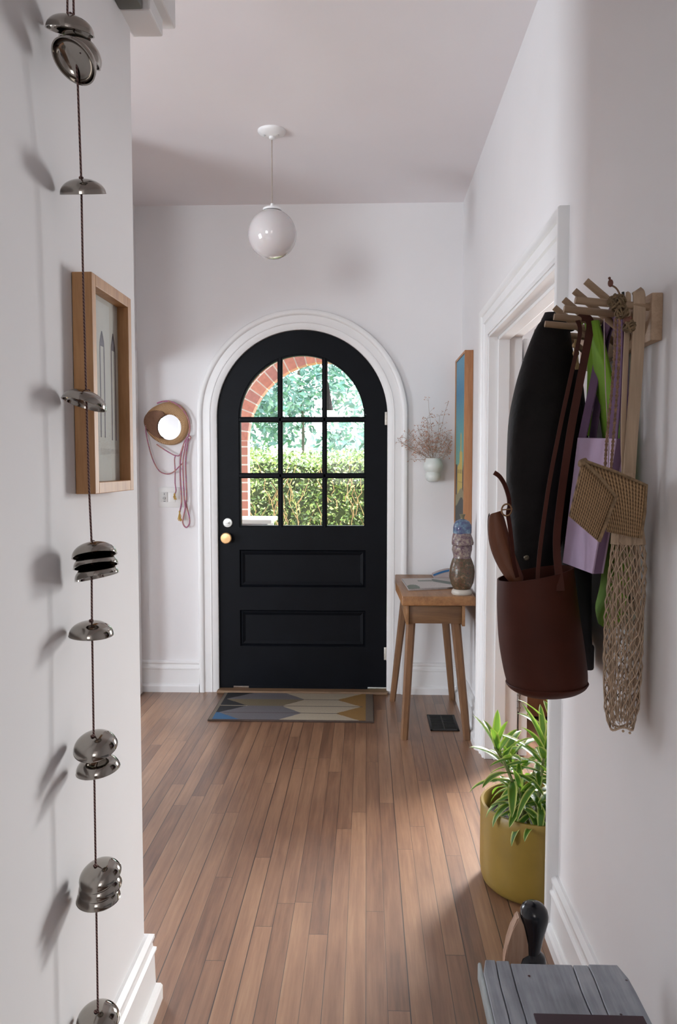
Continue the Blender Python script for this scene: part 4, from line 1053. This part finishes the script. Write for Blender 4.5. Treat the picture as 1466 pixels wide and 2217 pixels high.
ms = lf.n('ShaderNodeMixShader'); ms.inputs[0].default_value = .32; lf.l(lf.b.outputs[0], ms.inputs[1]); lf.l(tl.outputs[0], ms.inputs[2]); lf.l(ms.outputs[0], lf.out.inputs[0])
M_leaf = lf.m
random.seed(21)
def leaf(b, base, az, el, L, w, droop):
    d = Vector((math.cos(az) * math.cos(el), math.sin(az) * math.cos(el), math.sin(el))); side = Vector((-math.sin(az), math.cos(az), 0))
    rows = []; p = Vector(base); n = 9
    for i in range(n + 1):
        u = i / n
        ww = w * (math.sin(math.pi * min(1, (u * .86 + .10))) ** .8) * (1 if u < .98 else .25)
        if i == n: ww = w * .04
        up = side.cross(d).normalized() * -1
        fold = ww * .30
        q5 = [p - side * ww + up * fold, p - side * ww * .5 + up * fold * .35, p.copy(), p + side * ww * .5 + up * fold * .35, p + side * ww + up * fold]
        for q in q5:
            if q.x > .485 and q.y < 2.235: q.y = 2.235 + (q.y - 2.235) * .05
            if q.x > .45 and q.y < 2.21: q.y = max(q.y, 2.12)
        rows.append(q5)
        p = p + d * (L / n); el2 = math.asin(max(-1, min(1, d.z))) - droop / n * (.4 + 1.4 * u)
        el2 = max(el2, -1.35); d = Vector((math.cos(az) * math.cos(el2), math.sin(az) * math.cos(el2), math.sin(el2)))
    b.grid(rows)
stems = [((.50, 2.33), (.385, 2.32, .455), 1.0), ((.50, 2.30), (.535, 2.30, .47), 1.15), ((.54, 2.34), (.44, 2.38, .40), .8), ((.47, 2.31), (.455, 2.29, .345), .72), ((.56, 2.32), (.55, 2.30, .40), .78), ((.45, 2.36), (.60, 2.42, .50), 1.0)]
for (bx, by), top, s in stems:
    P = cr([(bx, by, .195), (bx + (top[0] - bx) * .25, by + (top[1] - by) * .25, .27), (bx + (top[0] - bx) * .7, by + (top[1] - by) * .7, top[2] - .06), top], 5)
    o = MB().tube(P, [.0065 - .003 * i / len(P) for i in range(len(P))], 8).build('stem', mat('dracaena stem', (.20, .22, .09), .6, var=.25, scale=50), t)
    b = MB(); n = int(24 * s)
    for k in range(n):
        u = k / n; az = k * 2.39996 + top[0] * 7; z = top[2] - .15 * s * (1 - u) ** 1.1
        q = min(len(P) - 1, max(0, int(len(P) * (.42 + .58 * u)) - 1)); p = P[q]
        el = -.10 + 1.45 * u ** 1.6; L = s * random.uniform(.115, .165) * (1.0 if u < .8 else .8); dr = (1.25 if s > .9 else .8) * (1 - u) + .25
        leaf(b, p, az, el + jit(0, .12), L, .0125 * random.uniform(.85, 1.15), dr)
    b.build('foliage', M_leaf, o, normals=False)
b = MB(); leaf(b, (.50, 2.27, .215), -2.2, .9, .10, .010, 2.6); leaf(b, (.52, 2.28, .21), -1.2, .8, .085, .010, 2.4); leaf(b, (.47, 2.29, .21), -2.9, .9, .08, .008, 2.4)
b.build('low_leaves', M_leaf, t, normals=False)

# brown chest inside the side room
t = thing('wooden_chest', (1.0, 4.2, 0), 'low brown wooden chest standing inside the side room by its door', 'chest')
b = MB(); b.box((.80, 3.95, .02), (1.20, 4.36, .60), .004); b.build('case', M_cab, t); MB().box((.795, 3.94, .60), (1.205, 4.365, .62), .003).build('lid', M_cab, t)

# ================================================================== WEATHERED BENCH
t = thing('weathered_bench', (.32, .92, 0), 'low weathered grey plank bench against the right wall in foreground', 'bench')
gw = NT('weathered grey wood'); g = gw.coord('Object'); v = gw.coord('Object', (1, .07, 1))
n1 = gw.noise(v, 60, 5, .65); n2 = gw.noise(g, 9, 3)
f = gw.math('ADD', gw.math('MULTIPLY', n1, .6), gw.math('MULTIPLY', n2, .4))
gw.l(gw.ramp(f, [(.30, (.17, .18, .205)), (.50, (.32, .34, .38)), (.72, (.52, .535, .56))]), gw.b.inputs['Base Color']); gw.b.inputs['Roughness'].default_value = .75
gw.bump(n1, .6, .0015); M_grey = gw.m
Z0, Z1 = .422, .45
edges = [.1965, .2215, .2445, .3515, .376, .437]
def plank(xa, xb, name='plank', y0=.50, y1=1.305, dz=0):
    b = MB(); n = 24; g_ = .0007
    def wob(x, y): return .0016 * math.sin(y * 14 + x * 90) + .0009 * math.sin(y * 41 + x * 300)
    rows = []
    for i in range(n + 1):
        y = y0 + (y1 - y0) * i / n
        xl = xa + g_ + (wob(xa, y) if xa > edges[0] else 0); xr = xb - g_ + (wob(xb, y) if xb < edges[-1] else 0)
        c = .0; 
        if xa == edges[0]: c = max(0, .010 - (y1 - y)) * .8
        if i == n: y -= .0
        rows.append([(xl + c, y, Z0), (xr, y, Z0), (xr, y, Z1 + dz - .0015), (xr - .0015, y, Z1 + dz), (xl + c + .0015, y, Z1 + dz), (xl + c, y, Z1 + dz - .0015)])
    if xb == edges[-1]:
        for k, (i, c) in enumerate(((n, .008), (n - 1, .001))): rows[i] = [(x - (c if x > xa + .02 else 0), y, z) for x, y, z in rows[i]]
    b.grid(rows, True, 0, True, True); return b.build(name, M_grey, t, smooth=False)
for xa, xb, dz, y1 in zip(edges, edges[1:], (.0005, 0, -.0005, 0, .0004), (1.307, 1.306, 1.300, 1.299, 1.301)): plank(xa, xb, y1=y1, dz=dz)
MB().box((.1915, .50, .418), (.1975, 1.303, .4497), .003).build('edge_board', mat('pale weathered edge', (.34, .38, .39), .7, var=.15, scale=30), t)
for x in (.215, .40):
    for y in (.56, 1.22): MB().box((x, y, 0), (x + .035, y + .035, Z0), .003).build('leg', M_grey, t)
MB().box((.215, .56, .36), (.435, 1.25, Z0 - .001), .003).build('apron', M_grey, t)
M_nail = mat('rusty nail', (.07, .03, .03), .6, .4)
for (x, y) in ((.272, 1.268), (.430, 1.262), (.266, 1.17), (.395, 1.18)): MB().lathe([(0, 0), (.0022, 0), (.0022, .0006), (0, .0006)], (x, y, Z1 - .0002), 10).build('nail_head', M_nail, t)

t = thing('maroon_book', (.33, .95, Z1), 'dark maroon clothbound book lying on the weathered bench', 'book')
MB().box((.254, .93, Z1 + .0008), (.418, 1.150, Z1 + .0038), .001).build('cover', mat('maroon cloth', (.03, .006, .014), .6, var=.2), t)
MB().box((.257, .934, Z1 + .0038), (.415, 1.146, Z1 + .018), .0005).build('pages', mat('book pages', (.55, .5, .42), .8, stretch=(1, 1, 40), scale=40, var=.2), t)
MB().box((.254, .93, Z1 + .018), (.418, 1.150, Z1 + .021), .001).build('cover', mat('maroon cloth', (.03, .006, .014), .6, var=.2), t)

# black knobbed tool with a wooden blade behind the bench
KX, KY = .327, 1.50
t = thing('wooden_hand_tool', (KX, KY, 0), 'upright black knobbed wooden tool with a tan wing behind the grey bench', 'tool')
M_kb = mat('black lacquer', (.008, .009, .014), .20, var=.2)
prof = [(0, 0), (.020, 0), (.020, .30), (.024, .312), (.0275, .325), (.024, .337), (.0155, .344), (.0155, .352), (.0175, .372), (.022, .392), (.0262, .408), (.0275, .418), (.0262, .429), (.021, .438), (.012, .4435), (0, .445)]
MB().lathe(prof, (KX, KY, 0), 36, cap0=False, cap1=False, fn=lambda p, a: Vector((p.x + (.004 * math.sin((p.z - .34) * 30) if p.z > .34 else 0), p.y, p.z))).build('knob_post', M_kb, t)
b = MB(); pl = [(.272, .10), (.272, .335), (.278, .365), (.286, .392), (.296, .418), (.301, .420), (.306, .408), (.3135, .392), (.3165, .365), (.3175, .345), (.3195, .10)]
b.prism(pl, 'y', KY - .012, KY + .016); bmesh.ops.bevel(b.bm, geom=list(b.bm.edges), offset=.003, segments=2, affect='EDGES')
b.build('wooden_wing', wood('worn tan wood', (.34, .20, .13), (.62, .44, .32), 'z', .55, 6), t)

# ================================================================== OUTSIDE THE DOOR
struct(MB().box((-6, YB + .16, -.12), (6, 6.75, -.02), 0).build('floor_porch', mat('porch concrete', (.34, .33, .31), .9, var=.1), smooth=False))
struct(MB().box((-30, 6.75, -.35), (30, 45, -.20), 0).build('floor_lawn', mat('lawn green', (.10, .17, .045), .95, var=.4, scale=3), smooth=False))
struct(MB().box((-6, YB + .16, 2.95), (6, 6.7, 3.05), 0).build('ceiling_porch', mat('porch ceiling paint', (.75, .76, .76), .8, var=.02), smooth=False))
# brick wall of the porch with a round arch
bk = NT('red brick'); g = bk.n('ShaderNodeNewGeometry').outputs['Position']; sp = bk.n('ShaderNodeSeparateXYZ'); bk.l(g, sp.inputs[0])
cm_ = bk.n('ShaderNodeCombineXYZ'); bk.l(bk.math('ADD', sp.outputs[0], sp.outputs[1]), cm_.inputs[0]); bk.l(sp.outputs[2], cm_.inputs[1])
br = bk.n('ShaderNodeTexBrick'); bk.l(cm_.outputs[0], br.inputs[0]); br.inputs['Scale'].default_value = 1; br.inputs['Brick Width'].default_value = .21; br.inputs['Row Height'].default_value = .072; br.inputs['Mortar Size'].default_value = .006
br.inputs['Color1'].default_value = (.52, .20, .15, 1); br.inputs['Color2'].default_value = (.60, .27, .20, 1); br.inputs['Mortar'].default_value = (.78, .72, .66, 1)
bk.l(br.outputs[0], bk.b.inputs['Base Color']); bk.b.inputs['Roughness'].default_value = .9
AXC, AZC, AR, AY0, AY1 = -.33, 1.485, .627, 6.3, 6.42
b = MB(); n = 40
P = [(AXC - AR * math.cos(math.pi * i / n), AZC + AR * math.sin(math.pi * i / n)) for i in range(n + 1)]
RO = AR + .115
P2 = [(AXC - RO * math.cos(math.pi * i / n), AZC + RO * math.sin(math.pi * i / n)) for i in range(n + 1)]
b.box((-6, AY0, -.1), (AXC - AR, AY1, AZC)); b.box((AXC + AR, AY0, -.1), (6, AY1, AZC)); b.box((-6, AY0, AZC), (AXC - RO, AY1, 2.95)); b.box((AXC + RO, AY0, AZC), (6, AY1, 2.95))
for i in range(n): b.prism([P2[i], P2[i+1], (P2[i+1][0], 2.95), (P2[i][0], 2.95)], 'y', AY0, AY1)
struct(b.build('wall_porch', bk.m, smooth=False, normals=False))
b = MB(); NB = 26; mort = .010
for i in range(NB):
    a0 = math.pi * i / NB + mort / 2 / AR; a1 = math.pi * (i + 1) / NB - mort / 2 / AR
    q = [(AXC - rr * math.cos(a), AZC + rr * math.sin(a)) for rr, a in ((AR, a0), (AR, a1), (RO - .008, a1), (RO - .008, a0))]
    b.prism(q, 'y', AY0 - .004, AY1 + .004, mi=i % 3)
struct(b.build('trim_7', [mat('arch brick a', (.55, .21, .155), .9, var=.15, scale=30), mat('arch brick b', (.48, .20, .17), .9, var=.15, scale=30), mat('arch brick c', (.60, .25, .18), .9, var=.15, scale=30)], smooth=False))
b = MB()
for i in range(n):
    q = [(AXC - rr * math.cos(a), AZC + rr * math.sin(a)) for rr, a in ((AR + .004, math.pi * i / n), (AR + .004, math.pi * (i+1) / n), (RO, math.pi * (i+1) / n), (RO, math.pi * i / n))]
    b.prism(q, 'y', AY0, AY1)
struct(b.build('trim_8', mat('pale mortar', (.80, .74, .68), .95, var=.05), smooth=False, normals=False))

# hedge
random.seed(3)
M_hl = [mat('hedge leaf a', (.20, .32, .09), .5, var=.3, scale=5), mat('hedge leaf b', (.10, .17, .07), .45, var=.3, scale=5), mat('hedge leaf c', (.42, .50, .24), .5, var=.3, scale=5)]
for m_ in M_hl: m_.node_tree.nodes['Principled BSDF'].inputs['Subsurface Weight'].default_value = 0
def leafcloud(b, n, fn, s0, s1):
    for k in range(n):
        p = fn(); s = random.uniform(s0, s1)
        nv = Vector((jit(0, 1), jit(-.4, 1), jit(.3, 1))).normalized(); u = nv.orthogonal().normalized()
        u = (u * math.cos(k) + nv.cross(u) * math.sin(k)); w = nv.cross(u)
        b.face([p - u * s, p + w * s * .42 + nv * s * .12, p + u * s, p - w * s * .42 + nv * s * .12], mi=k % 3)
t = thing('hedge', (-.4, 9.4, -.2), 'clipped green hedge with bare twigs beyond the brick arch', 'hedge')
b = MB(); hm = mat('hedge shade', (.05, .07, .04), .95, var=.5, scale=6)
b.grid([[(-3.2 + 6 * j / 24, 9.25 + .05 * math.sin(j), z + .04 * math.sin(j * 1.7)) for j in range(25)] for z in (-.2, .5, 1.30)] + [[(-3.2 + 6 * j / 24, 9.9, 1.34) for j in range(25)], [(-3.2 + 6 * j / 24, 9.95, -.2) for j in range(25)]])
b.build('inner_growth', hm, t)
def hp():
    x = random.uniform(-2.6, 2.0); k = random.random()
    if k < .72: return Vector((x, 9.0 + abs(random.gauss(0, .14)), random.uniform(-.15, 1.46)))
    return Vector((x, random.uniform(9.0, 9.9), 1.38 + random.gauss(0, .055) + .04 * math.sin(x * 3)))
b = MB(); leafcloud(b, 20000, hp, .018, .034); b.build('foliage', M_hl, t, smooth=False, normals=False)['kind'] = 'stuff'
b = MB()
for k in range(60):
    x = random.uniform(-1.5, 1.2); z = random.uniform(-.1, .9); P = [Vector((x, 9.02, z))]
    for q in range(5): P.append(P[-1] + Vector((jit(0, .07), jit(0, .03), random.uniform(.05, .14))))
    b.tube(P, [.005, .0045, .004, .0035, .003, .002], 5)
b.build('twigs', mat('hedge twig', (.42, .27, .16), .8, var=.2), t)
# trees behind the hedge
M_tl = [mat('tree leaf a', (.16, .28, .25), .6, var=.3, scale=2), mat('tree leaf b', (.12, .225, .21), .6, var=.3, scale=2), mat('tree leaf c', (.26, .38, .33), .6, var=.3, scale=2)]
M_bk = mat('tree bark', (.10, .08, .065), .9, var=.3, scale=6)
def tree(x, y, h, r, label, n=6500):
    t = thing('tree', (x, y, -.2), label, 'tree', 'trees beyond the hedge')
    b = MB(); b.tube(cr([(x, y, -.2), (x + .1, y, h * .3), (x - .05, y, h * .55)], 4), [.07 * h / 8] * 3 + [.05 * h / 8] * 6, 10); b.build('trunk', M_bk, t)
    blobs = [Vector((x + jit(0, r * .8), y + jit(0, r * .5), h * random.uniform(.18, .92))) for _ in range(16)]
    def fn():
        c = random.choice(blobs); d = Vector((random.gauss(0, 1), random.gauss(0, 1), random.gauss(0, 1))).normalized() * random.uniform(.55, 1) * r * .42
        return c + d
    b = MB(); leafcloud(b, n, fn, .09, .19); b.build('crown', M_tl, t, smooth=False, normals=False)
tree(-5.2, 19, 6.4, 2.2, 'leftmost blue green tree beyond the hedge')
tree(-2.2, 26, 8.0, 2.8, 'bushy tree beyond the hedge, second from left')
tree(1.2, 18, 5.4, 2.0, 'low rounded tree beyond the hedge, third from left')
tree(5.0, 25, 7.4, 2.6, 'rightmost tall tree beyond the hedge')
# black bell lantern under the porch roof
p = at(708.5, 888, 5.7)
t = thing('porch_lantern', (p.x, 5.7, p.z), 'small black conical lantern hanging under the porch', 'lantern')
MB().lathe([(.041, 0), (.043, .003), (.032, .06), (.021, .12), (.011, .185), (.005, .20), (0, .201)], (p.x + .001, 5.7, p.z), 28).build('shade', M_blackmetal, t)
MB().tube([(p.x + .001, 5.7, p.z + .2), (p.x + .001, 5.7, 2.95)], .004, 6).build('cord', M_blackmetal, t)
# white porch table at left
t = thing('porch_table', (-.78, 5.6, -.02), 'white painted low table on the porch, left of the door glass', 'table')
zt = at(555, 1124, 5.5).z
b = MB(); b.box((-1.25, 5.45, zt - .03), (-.665, 5.85, zt), .006); b.build('table_top', M_trim, t)
for yy in (5.48, 5.80): MB().box((-1.22, yy, zt - .11), (-.70, yy + .02, zt - .03), .002).build('apron', mat('grey slat', (.35, .33, .36), .8), t)  # shade of the gap under the white top put into the apron colour
for x in (-1.21, -.73):
    for y in (5.50, 5.77): MB().box((x, y, -.02), (x + .04, y + .04, zt - .03), .003).build('leg', M_trim, t)
